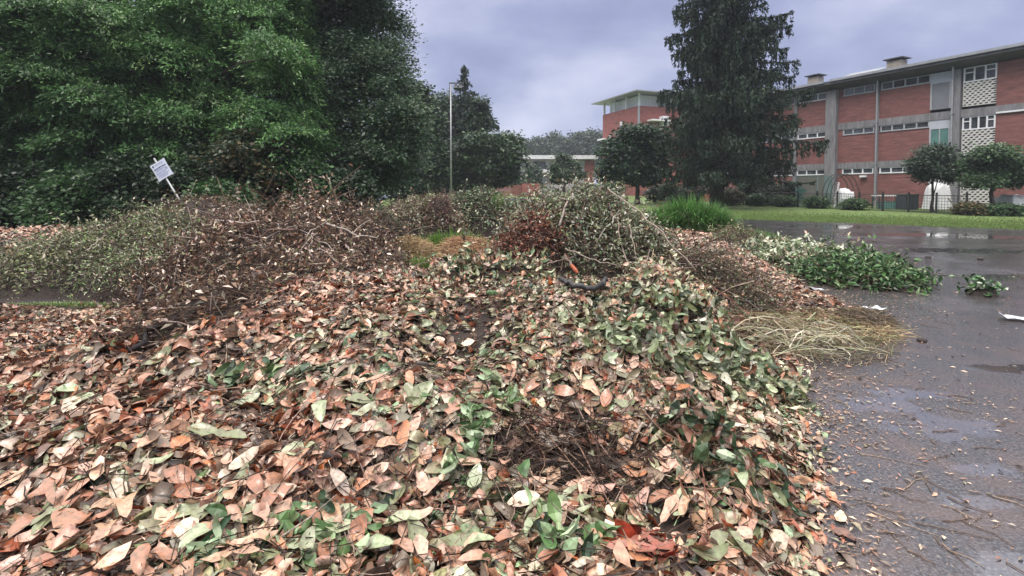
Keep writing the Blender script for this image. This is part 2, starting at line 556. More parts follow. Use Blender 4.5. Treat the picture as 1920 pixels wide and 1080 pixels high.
M['soffit'] = mat_plain('dark_soffit', (0.075, 0.078, 0.088), rough=0.7, var=0.25, scale=2)
M['whiteframe'] = mat_plain('white_window_frame', (0.70, 0.71, 0.74), rough=0.5, var=0.1, scale=4)
M['greyframe'] = mat_plain('grey_window_frame', (0.36, 0.37, 0.40), rough=0.5, var=0.12, scale=4)
M['glass'] = mat_plain('dark_glass', (0.055, 0.062, 0.072), rough=0.12, spec=0.5, var=0.85, scale=0.9)
M['metalroof'] = mat_plain('zinc_roof', (0.34, 0.35, 0.38), rough=0.4, var=0.15, scale=2, metal=0.3)
M['panel'] = mat_plain('pale_panel', (0.42, 0.44, 0.50), rough=0.6, var=0.1, scale=2)
M['shutter'] = mat_plain('grey_shutter', (0.20, 0.21, 0.24), rough=0.6, var=0.12, scale=2)
M['lattice'] = mat_plain('lattice_block', (0.50, 0.49, 0.48), rough=0.8, var=0.15, scale=3)
M['holeshade'] = mat_plain('recess_shade', (0.03, 0.03, 0.033), rough=0.9, var=0.2)  # near-black colour in place of shade behind the screen openings
M['chimney'] = mat_plain('tan_render', (0.29, 0.26, 0.225), rough=0.85, var=0.2, scale=3)
M['teal'] = mat_plain('teal_net', (0.055, 0.19, 0.165), rough=0.7, var=0.2, scale=4)
M['tealglass'] = mat_plain('teal_sheet', (0.09, 0.20, 0.185), rough=0.5, var=0.25, scale=1.5)
M['wire'] = mat_plain('dark_fence_wire', (0.025, 0.032, 0.03), rough=0.6, var=0.2)
M['galv'] = mat_plain('galvanised_steel', (0.33, 0.34, 0.36), rough=0.45, var=0.2, scale=8, metal=0.4)
M['plastic'] = mat_plain('white_plastic_sheet', (0.66, 0.67, 0.70), rough=0.45, var=0.15, scale=3)
M['signface'] = mat_plain('sign_face', (0.58, 0.62, 0.72), rough=0.4, var=0.06, scale=10)
M['ink'] = mat_plain('dark_blue_print', (0.03, 0.05, 0.16), rough=0.5, var=0.1)
M['inkpale'] = mat_plain('pale_blue_print', (0.22, 0.29, 0.50), rough=0.5, var=0.1)
M['paper'] = mat_plain('wet_paper', (0.55, 0.60, 0.68), rough=0.35, var=0.08, scale=10)
M['hose'] = mat_plain('dark_rubber', (0.035, 0.033, 0.035), rough=0.45, var=0.3, scale=30, bump=0.3)
M['bin'] = mat_plain('dark_blue_plastic', (0.045, 0.05, 0.07), rough=0.5, var=0.2)
M['render'] = mat_plain('pale_grey_render', (0.45, 0.43, 0.45), rough=0.8, var=0.12, scale=1)
M['fencewood'] = mat_plain('reddish_boards', (0.20, 0.075, 0.062), rough=0.8, var=0.3, scale=1.5, stretch=(4, 4, 0.4))
M['puddle'] = mat_plain('standing_water', (0.05, 0.048, 0.055), rough=0.03, spec=0.9, var=0.2, scale=3)
for _n in M['puddle'].node_tree.nodes:
    if _n.type == 'BSDF_PRINCIPLED':
        _n.inputs['IOR'].default_value = 2.1
M['orange'] = mat_plain('orange_wood', (0.30, 0.075, 0.03), rough=0.5, var=0.3, scale=30)
M['stone'] = mat_plain('clod', (0.04, 0.032, 0.03), rough=0.8, var=0.4, scale=20, bump=0.6)

# ------------------------------------------------------------------ ground sheets


def grid_xy(xs, ys, zf):
    X, Y = np.meshgrid(xs, ys)
    V = np.c_[X.ravel(), Y.ravel(), zf(X, Y).ravel()]
    nx = len(xs)
    i = (np.arange(len(ys) - 1)[:, None] * nx + np.arange(nx - 1)[None, :]).ravel()
    return V, np.c_[i, i + 1, i + 1 + nx, i + nx]


def build_ground():
    mb = MB()
    xs = np.concatenate([[-410, -250], np.arange(-120, 121, 6), [250, 410]])
    ys = np.concatenate([[-50], np.arange(-20, 140, 4), [200, 300, 410]])
    V, F = grid_xy(xs, ys, lambda X, Y: rise(X, Y) - 0.03)
    mb.add(V, F)
    kind(mb.build('ground', M['ground'], smooth=True), 'structure')
    # asphalt yard with a ragged edge towards the lawn
    pts = [(-40, -8), (60, -8), (60, -16)]
    line = [(44, 0.0), (21, 21), (12.7, 28.6), (9.5, 29.5), (8.2, 22), (7.2, 17.5), (2, 15.0), (-9, 13.0), (-16, 9.5), (-40, 8)]
    rr = np.random.default_rng(5)
    rag = []
    for a, b in zip(line[:-1], line[1:]):
        n = max(2, int(math.dist(a, b) / 0.35))
        for k in range(n):
            f = k / n
            w = 0.10
            rag.append((a[0] + (b[0] - a[0]) * f + rr.normal(0, w), a[1] + (b[1] - a[1]) * f + rr.normal(0, w)))
    mb = MB()
    mb.poly([(x, y, 0.0) for x, y in ([(-40, -8), (60, -8)] + [(60, -14)][:0] + rag)])
    kind(mb.build('asphalt_yard', M['asphalt']), 'structure')
    # wet road far to the left
    mb = MB()
    L = [(-20, 44), (-19.5, 60), (-24, 90)]; R = [(-15.5, 44), (-15.2, 60), (-20, 90)]
    for i in range(2):
        q = [(*L[i], 0), (*R[i], 0), (*R[i + 1], 0), (*L[i + 1], 0)]
        mb.poly([(x, y, float(rise(x, y)) + 0.02) for x, y, _ in q])
    kind(mb.build('road', M['puddle']), 'structure')
    # heap body under the leaves
    mb = MB()
    xs = np.arange(-16, 9.5, 0.09); ys = np.concatenate([np.arange(0.6, 8, 0.07), np.arange(8, 19, 0.14)])
    V, F = grid_xy(xs, ys, lambda X, Y: heap(X, Y) - 0.004)
    ok = (V[F][:, :, 2].max(1) > 0.01)
    F = F[ok]
    used, inv = np.unique(F, return_inverse=True)
    mb.add(V[used], inv.reshape(-1, 4))
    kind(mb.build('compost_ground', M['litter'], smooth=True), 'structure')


build_ground()

# ------------------------------------------------------------------ leaf litter
TAN = (0.47, 0.25, 0.16); PINK = (0.60, 0.35, 0.265); RUST = (0.30, 0.09, 0.045); BROWN = (0.12, 0.058, 0.038); DARK = (0.035, 0.022, 0.018)
PALE = (0.60, 0.47, 0.36); OLIVE = (0.20, 0.20, 0.10); GREEN = (0.085, 0.15, 0.06); LGREEN = (0.26, 0.345, 0.20); DGREEN = (0.03, 0.06, 0.03); RED = (0.30, 0.035, 0.02)
ORANGE = (0.42, 0.13, 0.04)
DEADP = [(2.8, TAN), (2.6, PINK), (2.4, RUST), (2.8, BROWN), (0.9, PALE), (1.0, OLIVE), (1.0, (0.33, 0.35, 0.25)), (0.6, ORANGE), (3.2, DARK)]
GREENP = [(2, GREEN), (2.2, LGREEN), (1.5, OLIVE), (1.5, DGREEN), (1.0, PALE), (0.8, TAN)]
OLIVEP = [(2.0, OLIVE), (1.6, LGREEN), (1.8, (0.36, 0.37, 0.25)), (1.2, PALE), (1.4, DGREEN), (1.0, GREEN), (1.6, TAN), (1.2, BROWN)]
DARKP = [(2, DARK), (2.5, BROWN), (1.2, RUST), (1, OLIVE), (0.8, TAN), (0.7, PALE)]  # dark leaf mix; its patches paint shade into the heap hollows

RUSTP = [(3, RUST), (2, (0.40, 0.15, 0.075)), (1.5, BROWN), (1.5, TAN), (1, DARK), (0.5, PALE)]
# patches that differ from the tan litter: (pixel centre, half size in metres, palette, strength)
PATCH = [((1290, 650), 0.75, 0.9, OLIVEP, 0.95), ((1400, 720), 0.55, 0.6, OLIVEP, 1.0), ((1200, 600), 0.8, 0.8, OLIVEP, 0.75), ((1130, 690), 0.5, 0.35, DARKP, 0.7),
         ((950, 545), 0.9, 0.8, OLIVEP, 0.85), ((880, 600), 0.7, 0.5, OLIVEP, 0.6), ((500, 730), 0.30, 0.3, GREENP, 0.7), ((790, 745), 0.35, 0.25, GREENP, 0.45),
         ((920, 800), 0.16, 0.28, GREENP, 0.6), ((880, 900), 0.14, 0.2, GREENP, 0.6), ((1330, 900), 0.24, 0.45, [(3, DGREEN), (2, GREEN), (1, OLIVE), (1, BROWN)], 0.8),
         ((600, 1040), 0.40, 0.10, GREENP, 0.55), ((420, 1050), 0.30, 0.12, GREENP, 0.55), ((1060, 960), 0.25, 0.15, GREENP, 0.5), ((1010, 1050), 0.25, 0.08, GREENP, 0.5),
         ((1205, 1040), 0.09, 0.06, [(3, RED), (1, RUST)], 1.0), ((1070, 855), 0.45, 0.24, DARKP, 1.0), ((1010, 690), 0.7, 0.4, DARKP, 0.55), ((640, 635), 0.3, 0.25, OLIVEP, 0.5), ((880, 600), 0.4, 0.8, DARKP, 0.8), ((390, 610), 0.25, 0.3, DARKP, 0.8), ((290, 660), 0.3, 0.35, DARKP, 0.8), ((1000, 620), 0.7, 0.6, OLIVEP, 0.5), ((1150, 760), 0.4, 0.3, OLIVEP, 0.4), ((760, 640), 0.5, 0.5, OLIVEP, 0.25), ((900, 1000), 0.6, 0.25, OLIVEP, 0.25),
         ((350, 610), 0.5, 0.5, DARKP, 0.55), ((120, 590), 1.2, 0.5, [(2, PALE), (2, TAN), (1, OLIVE), (2, BROWN)], 0.7), ((115, 755), 0.18, 0.12, GREENP, 0.5),
         ((300, 890), 0.22, 0.08, GREENP, 0.3), ((1380, 1000), 0.25, 0.2, [(2, BROWN), (2, TAN), (1, GREEN)], 0.5)]
PATCH += [((470, 840), 0.4, 0.22, RUSTP, 0.75), ((200, 800), 0.5, 0.3, RUSTP, 0.5), ((620, 570), 0.7, 0.4, RUSTP, 0.5), ((60, 690), 0.8, 0.4, RUSTP, 0.5), ((520, 930), 0.25, 0.12, RUSTP, 0.7), ((1180, 790), 0.3, 0.2, RUSTP, 0.5), ((1480, 960), 0.3, 0.4, RUSTP, 0.5),
          ((1340, 800), 0.4, 0.5, OLIVEP, 0.6), ((1180, 930), 0.4, 0.2, OLIVEP, 0.4), ((150, 900), 0.3, 0.15, GREENP, 0.25), ((700, 720), 0.25, 0.3, GREENP, 0.4), ((1290, 960), 0.3, 0.25, OLIVEP, 0.5)]
PATCHW = [(hit(*p[0])[:2], p[1], p[2], p[3], p[4]) for p in PATCH]


def litter_colors(x, y, r):
    n = len(x)
    C = pick(DEADP, n, r)
    ton = 0.5 + 0.5 * wav(x + 30, y - 12, 2.2)          # rust and pale drifts
    C = C * (1 + 0.20 * (ton - 0.5))[:, None]
    for (c, rx, ry, pal, st) in PATCHW:
        w = st * np.exp(-0.9 * (((x - c[0]) / rx) ** 2 + ((y - c[1]) / ry) ** 2))
        s = r.uniform(0, 1, n) < w
        C[s] = pick(pal, int(s.sum()), r)
    return C


def heap_normal(x, y, h=0.06):
    dx = (heap(x + h, y) - heap(x - h, y)) / (2 * h)
    dy = (heap(x, y + h) - heap(x, y - h)) / (2 * h)
    return unit(np.stack([-dx, -dy, np.ones_like(dx)], -1))


def lay(mb, x, y, r, Ls, tilt, lift, lod, colf=litter_colors, wr=(0.32, 0.56)):
    n = len(x)
    rough_ = np.clip(0.55 + 0.75 * wav(x * 1.1 + 11, y * 1.1, 2.6), 0.35, 1.6)[:, None]
    N = unit(heap_normal(x, y) + r.normal(0, 1, (n, 3)) * tilt * rough_ * np.where(r.uniform(0, 1, (n, 1)) < 0.35, 2.6, 1.0))
    N[:, 2] = np.where(r.uniform(0, 1, n) < 0.35, -N[:, 2], N[:, 2])     # some lie face down
    N[:, :2] = np.where((N[:, 2] < 0)[:, None], -N[:, :2], N[:, :2])
    a = np.where(r.uniform(0, 1, n) < 0.6, 2.2 * wav(x * 0.8 + 5, y * 0.8 - 3, 1.7) + 0.6 + r.normal(0, 0.5, n), r.uniform(0, 2 * math.pi, n))     # raked and washed the same way in drifts
    T = np.stack([np.cos(a), np.sin(a), np.zeros(n)], -1)
    T = T - N * (T * N).sum(-1, keepdims=True)
    L = r.uniform(*Ls, n) * np.where(r.uniform(0, 1, n) < 0.3 + 0.25 * rough_[:, 0], r.uniform(0.3, 0.7, n), 1)
    P = np.stack([x, y, heap(x, y) + lift[0] + (lift[1] - lift[0]) * r.uniform(0, 1, n) ** 1.3], -1)
    leaves(mb, P, T, N, L, L * r.uniform(*wr, n), colf(x, y, r), lod, r.normal(0.25, 0.4, n), r.normal(0.02, 0.26, n))


def sample_heap(x0, x1, y0, y1, dens, r, dfun=None):
    n = int((x1 - x0) * (y1 - y0) * dens)
    x = r.uniform(x0, x1, n); y = r.uniform(y0, y1, n)
    h = heap(x, y)
    keep = (h > 0.015) & (np.abs(x) < y * 1.12 + 0.4)
    if dfun is not None:
        keep &= r.uniform(0, 1, n) < dfun(x, y)
    return x[keep], y[keep]


r1 = np.random.default_rng(21)
mb = MB()
def near_d(x, y):
    d = np.ones_like(x)
    for hx, hy, hrx, hry, hd in HOLLOW[:7]:
        d *= 1 - 0.8 * np.exp(-0.8 * (((x - hx) / hrx) ** 2 + ((y - hy) / hry) ** 2))   # twig hollows
    d *= 1 - 0.35 * sm(2.4, 3.2, x) * (1 - sm(6.4, 7.2, y))         # straw area
    return d
x, y = sample_heap(-9, 5, 1.0, 4.2, 1900, r1, near_d)
lay(mb, x, y, r1, (0.065, 0.155), 0.75, (-0.01, 0.035), 0)
x, y = sample_heap(-9, 5, 4.2, 8.0, 1500, r1, near_d)
lay(mb, x, y, r1, (0.06, 0.135), 0.75, (-0.01, 0.04), 0)
x, y = sample_heap(-15, 9, 8.0, 18.0, 420, r1)
lay(mb, x, y, r1, (0.08, 0.16), 0.36, (0.0, 0.06), 1)
# leaves spilled over the rim of the heap onto the asphalt
n = 1500
yy = r1.uniform(1.2, 7, n); xx = edge(yy) + np.abs(r1.normal(0, 0.13, n)) - 0.12
lay(mb, xx, yy, r1, (0.04, 0.12), 0.16, (0.004, 0.02), 0)
o = mb.build('leaf_litter', M['dead'], smooth=True)
kind(o, 'stuff', 'wet brown and tan fallen leaves heaped over the yard')

# crumbs and bits on the asphalt
mb = MB()
n = 34000
yy = 1.3 + 13 * r1.uniform(0, 1, n) ** 1.5
xx = edge(yy) + r1.exponential(1, n) * (0.26 + 0.13 * yy) - 0.1
y3 = r1.uniform(1.3, 8.5, 12000); x3 = edge(y3) + r1.exponential(0.16, 12000) - 0.06 + 0.1 * wav(y3, y3, 6)
xx = np.concatenate([xx, x3]); yy = np.concatenate([yy, y3]); n = len(xx)
cl = 0.5 + 0.5 * wav(xx, yy, 3.1)
k = r1.uniform(0, 1, n) < 0.15 + 0.85 * cl ** 2
xx, yy = xx[k], yy[k]; n = len(xx)
P = np.stack([xx, yy, heap(xx, yy) + 0.008], -1)
N = unit(np.array([0, 0, 1.0]) + r1.normal(0, 0.25, (n, 3)))
a = r1.uniform(0, 6.28, n)
T = np.stack([np.cos(a), np.sin(a), 0 * a], -1)
L = 0.01 + 0.045 * r1.uniform(0, 1, n) ** 4
leaves(mb, P, T, N, L, L * r1.uniform(0.15, 0.5, n), pick([(2, PALE), (2, TAN), (3, BROWN), (3, DARK), (1, OLIVE), (1, RUST)], n, r1), 1)
kind(mb.build('leaf_crumbs', M['dead']), 'stuff', 'crumbs of leaf and bark scattered over the wet asphalt')

# fine broken twigs mixed into the heaps
mb = MB()
x, y = sample_heap(-8, 4.5, 1.2, 8.0, 190, r1)
n = len(x)
D = unit(r1.normal(0, 1, (n, 3)) * [1, 1, 0.15]); Ln = r1.uniform(0.06, 0.35, n); S_ = r1.normal(0, 0.12, (n, 3)) * [1, 1, 0]
path = []
for f in (-0.5, -0.15, 0.2, 0.5):
    pt = np.stack([x, y, 0 * x], -1) + D * (Ln * f)[:, None] + S_ * (Ln * f * f * 4)[:, None]
    pt[:, 2] = heap(pt[:, 0], pt[:, 1]) + 0.045 + 0.03 * np.sin(np.arange(n))
    path.append(pt)
tubes(mb, np.stack(path, 1), r1.uniform(0.0012, 0.0035, n)[:, None], pick([(2, (0.07, 0.042, 0.032)), (0.7, (0.24, 0.17, 0.13)), (2.5, (0.028, 0.02, 0.017))], n, r1), 3)
kind(mb.build('twig_litter', M['twig']), 'stuff', 'fine broken twigs mixed into the leaf heaps')

# the large loose leaves on top, each a thing of its own
LEAFKINDS = [('tan', TAN, 62), ('pinkish beige', PINK, 52), ('rust brown', RUST, 44), ('dark brown', BROWN, 24), ('cream', PALE, 22), ('pale green', LGREEN, 40), ('deep green', GREEN, 30), ('orange', ORANGE, 10), ('red', RED, 12)]
rl = np.random.default_rng(77)
GSPOT = [(660, 985, 0.0), (890, 920, 80), (640, 1012, 20), (545, 1040, 10), (425, 1040, 95), (370, 1035, 60), (575, 1050, 100), (1060, 945, 0), (1080, 985, 20), (300, 885, 12), (500, 772, 150),
         (925, 750, 60), (950, 790, 140), (870, 830, 30), (840, 880, 70), (125, 750, 20), (150, 765, 30), (790, 750, 70), (680, 795, 40), (460, 770, 60), (510, 700, 50), (700, 1055, 20),
         (1040, 1040, 130), (1000, 1010, 60), (1100, 1050, 20), (350, 985, 30), (400, 960, 40), (120, 1050, 30), (755, 1000, 10), (560, 860, 20), (1390, 920, 80), (1275, 970, 60), (1230, 650, 30), (1300, 680, 20)]
RSPOT = [(1180, 1030), (1200, 1045), (1215, 1030), (1190, 1060), (1230, 1050), (1215, 1062), (1170, 1050), (1240, 1065), (1205, 1022), (1225, 1040), (1185, 1042), (1250, 1060)]
gi = 0
for nm, c, cnt in LEAFKINDS:
    var = []
    for v in range(6):
        m2 = MB()
        leaves(m2, np.zeros((1, 3)), np.array([[1.0, 0, 0]]), np.array([[0, 0, 1.0]]), [1.0], [rl.uniform(0.38, 0.52)], pick([(1, c)], 1, rl, 0.15), 0, [rl.normal(0.2, 0.15)], [rl.normal(0.08, 0.14)])
        mb = MB()
        # a little petiole joined to the blade
        tubes(m2, np.array([[[-0.5, 0, 0.02], [-0.62, 0.02, 0.03], [-0.72, 0.05, 0.02]]]), 0.012, np.array(c) * 1.1, 4)
        ob = m2.build('fallen_leaf', M['dead'])
        for p in ob.data.polygons:
            p.use_smooth = True
        var.append(ob)
    used = [False] * 6
    green = 'green' in nm
    for q in range(cnt):
        if green and gi < len(GSPOT):
            px, py, ad = GSPOT[gi]; gi += 1
            p = hit(px, py); an = rad(ad)
        elif nm == 'red':
            p = hit(*RSPOT[q % len(RSPOT)]); an = rl.uniform(0, 6.28)
        else:
            while True:
                px = rl.uniform(0, 1560); py = 620 + 460 * rl.uniform(0, 1) ** 0.6
                p = hit(px, py)
                if float(heap(p[0], p[1])) > 0.02 and not (abs(px - 1070) < 100 and abs(py - 850) < 60):
                    break
            an = rl.uniform(0, 6.28)
        v = rl.integers(0, 6)
        if not used[v]:
            ob = var[v]; used[v] = True
        else:
            ob = var[v].copy(); COL.objects.link(ob)
        N = heap_normal(np.array([p[0]]), np.array([p[1]]))[0] + rl.normal(0, 0.22, 3)
        N = unit(N)
        if rl.uniform() < 0.2 and not green:
            N = unit(N + rl.normal(0, 0.5, 3))
        T = np.array([math.cos(an), math.sin(an), 0.0]); T = unit(T - N * T.dot(N)); B = np.cross(N, T)
        from mathutils import Matrix
        s = rl.uniform(0.12, 0.17) * (1.1 if green else 1)
        mt = Matrix(((T[0], B[0], N[0]), (T[1], B[1], N[1]), (T[2], B[2], N[2]))).to_4x4()
        ob.location = (p[0], p[1], float(heap(p[0], p[1])) + 0.05 + rl.uniform(0, 0.02))
        ob.rotation_euler = mt.to_euler()
        ob.scale = (s, s, s)
        tag(ob, f'large {nm} fallen leaf lying loose on top of the near leaf heap', 'leaf', f'large {nm} leaves on the near heap')
    for v in range(6):
        if not used[v]:
            bpy.data.objects.remove(var[v])

# ------------------------------------------------------------------ brush piles


def dome(x, y, cx, cy, rx, ry, h, ang=0.0, p=0.62):
    dx, dy = x - cx, y - cy
    c, s = math.cos(ang), math.sin(ang)
    u = (dx * c + dy * s) / rx; v = (-dx * s + dy * c) / ry
    q = 1 + 0.10 * wav(x * 1.0, y, 3.0 / max(rx, .6))
    d = (u * u + v * v) * q
    return h * np.clip(1 - d, 0, 1) ** p * (1 + 0.13 * wav(x + 3, y + 5, 5.0 / max(rx, .6)) + 0.09 * wav(x - 2, y + 1, 9.0) + 0.05 * wav(x, y - 3, 19.0))


def brush(name, label, cat, cx, cy, rx, ry, h, ang=0.0, ntw=600, nlf=6000, twc=((1, (0.10, 0.065, 0.05)),), lfc=DARKP, lL=(0.04, 0.08), lw=0.5, tL=(0.4, 1.1), tr=(0.003, 0.008),
          up=0.15, lod=1, seed=1, sink=0.0, core=0.86, p=0.62, stiff=0.35, group=None, spread=0.05, follow=None, core_mat='packed'):
    r = np.random.default_rng(seed)
    base = lambda x, y: surf(x, y) - sink
    z0 = float(base(cx, cy))
    root = thing(name, label, cat, (cx, cy, z0), 0, group)
    o3 = np.array([cx, cy, z0])
    # packed middle of the pile
    mb = MB()
    xs = np.linspace(-1.1 * max(rx, ry), 1.1 * max(rx, ry), 46)
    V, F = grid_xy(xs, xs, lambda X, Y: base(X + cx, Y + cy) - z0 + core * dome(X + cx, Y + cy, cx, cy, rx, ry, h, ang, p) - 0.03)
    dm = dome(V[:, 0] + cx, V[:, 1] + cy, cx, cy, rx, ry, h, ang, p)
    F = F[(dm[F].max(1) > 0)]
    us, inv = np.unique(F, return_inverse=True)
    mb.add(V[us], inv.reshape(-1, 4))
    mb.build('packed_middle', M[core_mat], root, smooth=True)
    c, s = math.cos(ang), math.sin(ang)

    def spots(n):
        a = r.uniform(0, 6.283, n); q = np.sqrt(r.uniform(0, 1, n)) * 0.98
        u = q * np.cos(a) * rx; v = q * np.sin(a) * ry
        return cx + u * c - v * s, cy + u * s + v * c
    x, y = spots(ntw)
    zt = base(x, y) + dome(x, y, cx, cy, rx, ry, h, ang, p) * r.uniform(0.72, 1.0, ntw) + 0.01
    e = 0.07
    gx = (dome(x + e, y, cx, cy, rx, ry, h, ang, p) - dome(x - e, y, cx, cy, rx, ry, h, ang, p)) / (2 * e)
    gy = (dome(x, y + e, cx, cy, rx, ry, h, ang, p) - dome(x, y - e, cx, cy, rx, ry, h, ang, p)) / (2 * e)
    N = unit(np.stack([-gx, -gy, np.ones_like(gx)], -1))
    D = r.normal(0, 1, (ntw, 3))
    if follow is not None:
        D = D * 0.55 + np.asarray(follow)
    D = unit(D); D = unit(D - N * (D * N).sum(-1, keepdims=True) * (1 - stiff)); D = unit(D + N * up * r.uniform(0, 1.4, (ntw, 1)))
    L = r.uniform(*tL, ntw)
    lg = r.uniform(0, 1, ntw) < 0.025
    L = np.where(lg, L * 1.25, L)
    D = np.where(lg[:, None], unit(D + N * 0.35), D)
    K = 5
    side = unit(np.cross(D, N + 0.01)) * r.normal(0, 0.16, (ntw, 1))
    path = []
    for k in range(K):
        f = k / (K - 1) - 0.35
        pt = np.stack([x, y, zt], -1) + D * (L * f)[:, None] + side * (L * f * f * 1.4)[:, None] + r.normal(0, 0.012, (ntw, 3))
        pt[:, 2] -= 0.25 * L * f * f
        pt[:, 2] = np.maximum(pt[:, 2], surf(pt[:, 0], pt[:, 1]) + 0.012)
        path.append(pt)
    path = np.stack(path, 1)
    R0 = r.uniform(*tr, ntw) * np.where(lg, 2.0, 1)
    R = R0[:, None] * np.linspace(1.15, 0.45, K)[None]
    mb = MB()
    tubes(mb, path - o3, R, pick(list(twc), ntw, r, 0.4), 3 if max(tr) < 0.009 else 4)
    mb.build('twigs', M['twig'], root, smooth=True)
    # leaves still on the twigs and leaves fallen between them
    n1 = int(nlf * 0.7); n2 = nlf - n1
    ti = r.integers(0, ntw, n1); f = r.uniform(0.1, 1, n1) * (K - 1) * 0.999
    j = f.astype(int); ff = (f - j)[:, None]
    P1 = path[ti, j] * (1 - ff) + path[ti, j + 1] * ff + r.normal(0, spread, (n1, 3)) + np.array([0, 0, spread * 0.4])
    T1 = unit(path[ti, j + 1] - path[ti, j] + r.normal(0, 0.8, (n1, 3)))
    x2, y2 = spots(n2)
    P2 = np.stack([x2, y2, base(x2, y2) + dome(x2, y2, cx, cy, rx, ry, h, ang, p) * r.uniform(0.86, 1.06, n2)], -1)
    P = np.concatenate([P1, P2]); T = np.concatenate([T1, unit(r.normal(0, 1, (n2, 3)) * [1, 1, 0.4])])
    P[:, 2] = np.maximum(P[:, 2], surf(P[:, 0], P[:, 1]) + 0.015)
    n = len(P)
    Nn = unit(r.normal(0, 0.7, (n, 3)) + np.array([0, -0.2, 0.8]))
    Ll = r.uniform(*lL, n)
    C = pick(lfc, n, r, 0.3)
    tone = 1 + 0.3 * wav(P[:, 0] * 1.3, P[:, 1] + P[:, 2], 4.5)
    mb = MB()
    leaves(mb, P - o3, T, Nn, Ll, Ll * lw * r.uniform(0.75, 1.25, n), C * tone[:, None], lod, 0.3, 0.25)
    mb.build('leaves', M['brushleaf'], root)
    return root


TW_BROWN = ((2, (0.085, 0.05, 0.04)), (1, (0.15, 0.10, 0.08)), (0.6, (0.26, 0.21, 0.17)))
TW_RED = ((2, (0.075, 0.043, 0.027)), (1.0, (0.15, 0.095, 0.065)), (0.4, (0.34, 0.27, 0.23)), (1.6, (0.035, 0.021, 0.018)))
PILE = 'brush piles dumped on the yard'
PB = [(2.0, (0.15, 0.075, 0.045)), (1.6, (0.28, 0.165, 0.105)), (1.5, (0.62, 0.51, 0.42)), (2.6, (0.045, 0.025, 0.02)), (0.7, OLIVE)]
brush('brush_pile', 'tall pile of dry reddish brown twigs and shrivelled leaves behind the leaf heap', 'brush pile', -3.85, 8.5, 2.05, 2.15, 1.28, 0, 2100, 17000, TW_RED, PB, (0.04, 0.095), 0.45, (0.5, 1.8), (0.003, 0.0075), seed=11, up=0.42, p=1.0)
brush('brush_pile', 'dark twiggy spill of the brown pile reaching forward into the leaf heap', 'brush pile', -2.35, 6.5, 1.15, 0.6, 0.22, 0.1, 620, 2400, TW_RED, PB, (0.035, 0.09), 0.45, (0.3, 0.9), (0.003, 0.006), seed=111, up=0.3, p=0.6)
brush('brush_pile', 'loose dark twigs over the left flank of the near heap', 'brush pile', -2.75, 4.75, 0.6, 0.85, 0.12, 0.1, 460, 700, TW_RED, PB, (0.05, 0.1), 0.42, (0.3, 0.8), (0.003, 0.006), seed=112, up=0.3, p=0.6)
brush('brush_pile', 'small heap of dry pale leaved branches crowning the brown twig pile', 'brush pile', -4.0, 9.2, 0.85, 0.6, 1.33, 0.1, 420, 3600, TW_RED, [(2, PALE), (2, (0.36, 0.25, 0.18)), (2, BROWN), (1, RUST)], (0.04, 0.085), 0.5, (0.4, 1.0), (0.003, 0.006), seed=12, up=0.45, p=0.5)
GB = [(2.4, (0.19, 0.205, 0.09)), (2.0, (0.11, 0.13, 0.055)), (1.4, (0.36, 0.36, 0.25)), (1.1, (0.22, 0.33, 0.13)), (0.8, (0.45, 0.40, 0.32)), (1.8, (0.04, 0.045, 0.025))]
brush('brush_pile', 'wide low pile of olive green conifer clippings left of the brown twig pile', 'brush pile', -6.95, 9.0, 2.0, 1.25, 0.95, 0.25, 900, 21000, TW_BROWN, GB, (0.04, 0.095), 0.34, (0.4, 1.1), (0.0025, 0.006), seed=13, up=0.5, p=0.7)
brush('brush_pile', 'fresh light green clippings lying on the front of the olive brush pile', 'brush pile', -6.1, 8.2, 0.85, 0.65, 0.62, 0.0, 300, 4500, TW_BROWN, [(2, (0.25, 0.33, 0.17)), (1.5, (0.15, 0.2, 0.08)), (1, (0.4, 0.4, 0.3)), (1, (0.06, 0.08, 0.03))], (0.03, 0.075), 0.36, (0.4, 0.9), (0.0025, 0.005), seed=14, up=0.3)
# central bundle
GG = [(2.2, (0.15, 0.18, 0.09)), (1.8, (0.26, 0.29, 0.17)), (1.8, (0.06, 0.065, 0.04)), (1.5, (0.46, 0.45, 0.37)), (0.8, (0.12, 0.19, 0.10)), (0.6, (0.22, 0.13, 0.09))]
brush('brush_pile', 'tall mound of grey green cut shrub branches behind the black hose', 'brush pile', 1.1, 7.75, 1.3, 0.95, 1.36, -0.1, 700, 18000, TW_BROWN, GG, (0.035, 0.078), 0.48, (0.4, 1.1), (0.003, 0.007), seed=15, up=0.4, p=0.7)
brush('brush_pile', 'clump of rust red dead branches leaning on the grey green mound', 'brush pile', 0.33, 7.35, 0.58, 0.5, 0.80, 0, 460, 4600, TW_RED, [(3, (0.17, 0.055, 0.035)), (2, (0.24, 0.09, 0.05)), (1.4, (0.08, 0.035, 0.03)), (0.6, (0.33, 0.19, 0.14))], (0.035, 0.075), 0.42, (0.4, 0.9), (0.003, 0.006), seed=16, up=0.4, p=0.55)
brush('brush_pile', 'trailing dry branches with tiny dull leaves sprawling down from the grey green mound', 'brush pile', 2.45, 6.95, 1.0, 0.6, 0.50, -0.45, 620, 6200, TW_RED, [(2, (0.13, 0.12, 0.06)), (1.2, (0.2, 0.14, 0.1)), (2, (0.10, 0.13, 0.05)), (1.3, (0.34, 0.32, 0.24)), (1, DARK)], (0.025, 0.05), 0.5, (0.4, 1.2), (0.0025, 0.006), seed=17, up=0.25, follow=(0.8, -0.5, 0))
brush('brush_pile', 'wilted olive laurel sprigs strewn in front of the rust red branches', 'brush pile', -0.25, 6.25, 0.75, 0.5, 0.22, 0, 130, 1200, TW_BROWN, OLIVEP, (0.07, 0.13), 0.36, (0.4, 0.8), (0.003, 0.006), lod=0, seed=18, up=0.2)
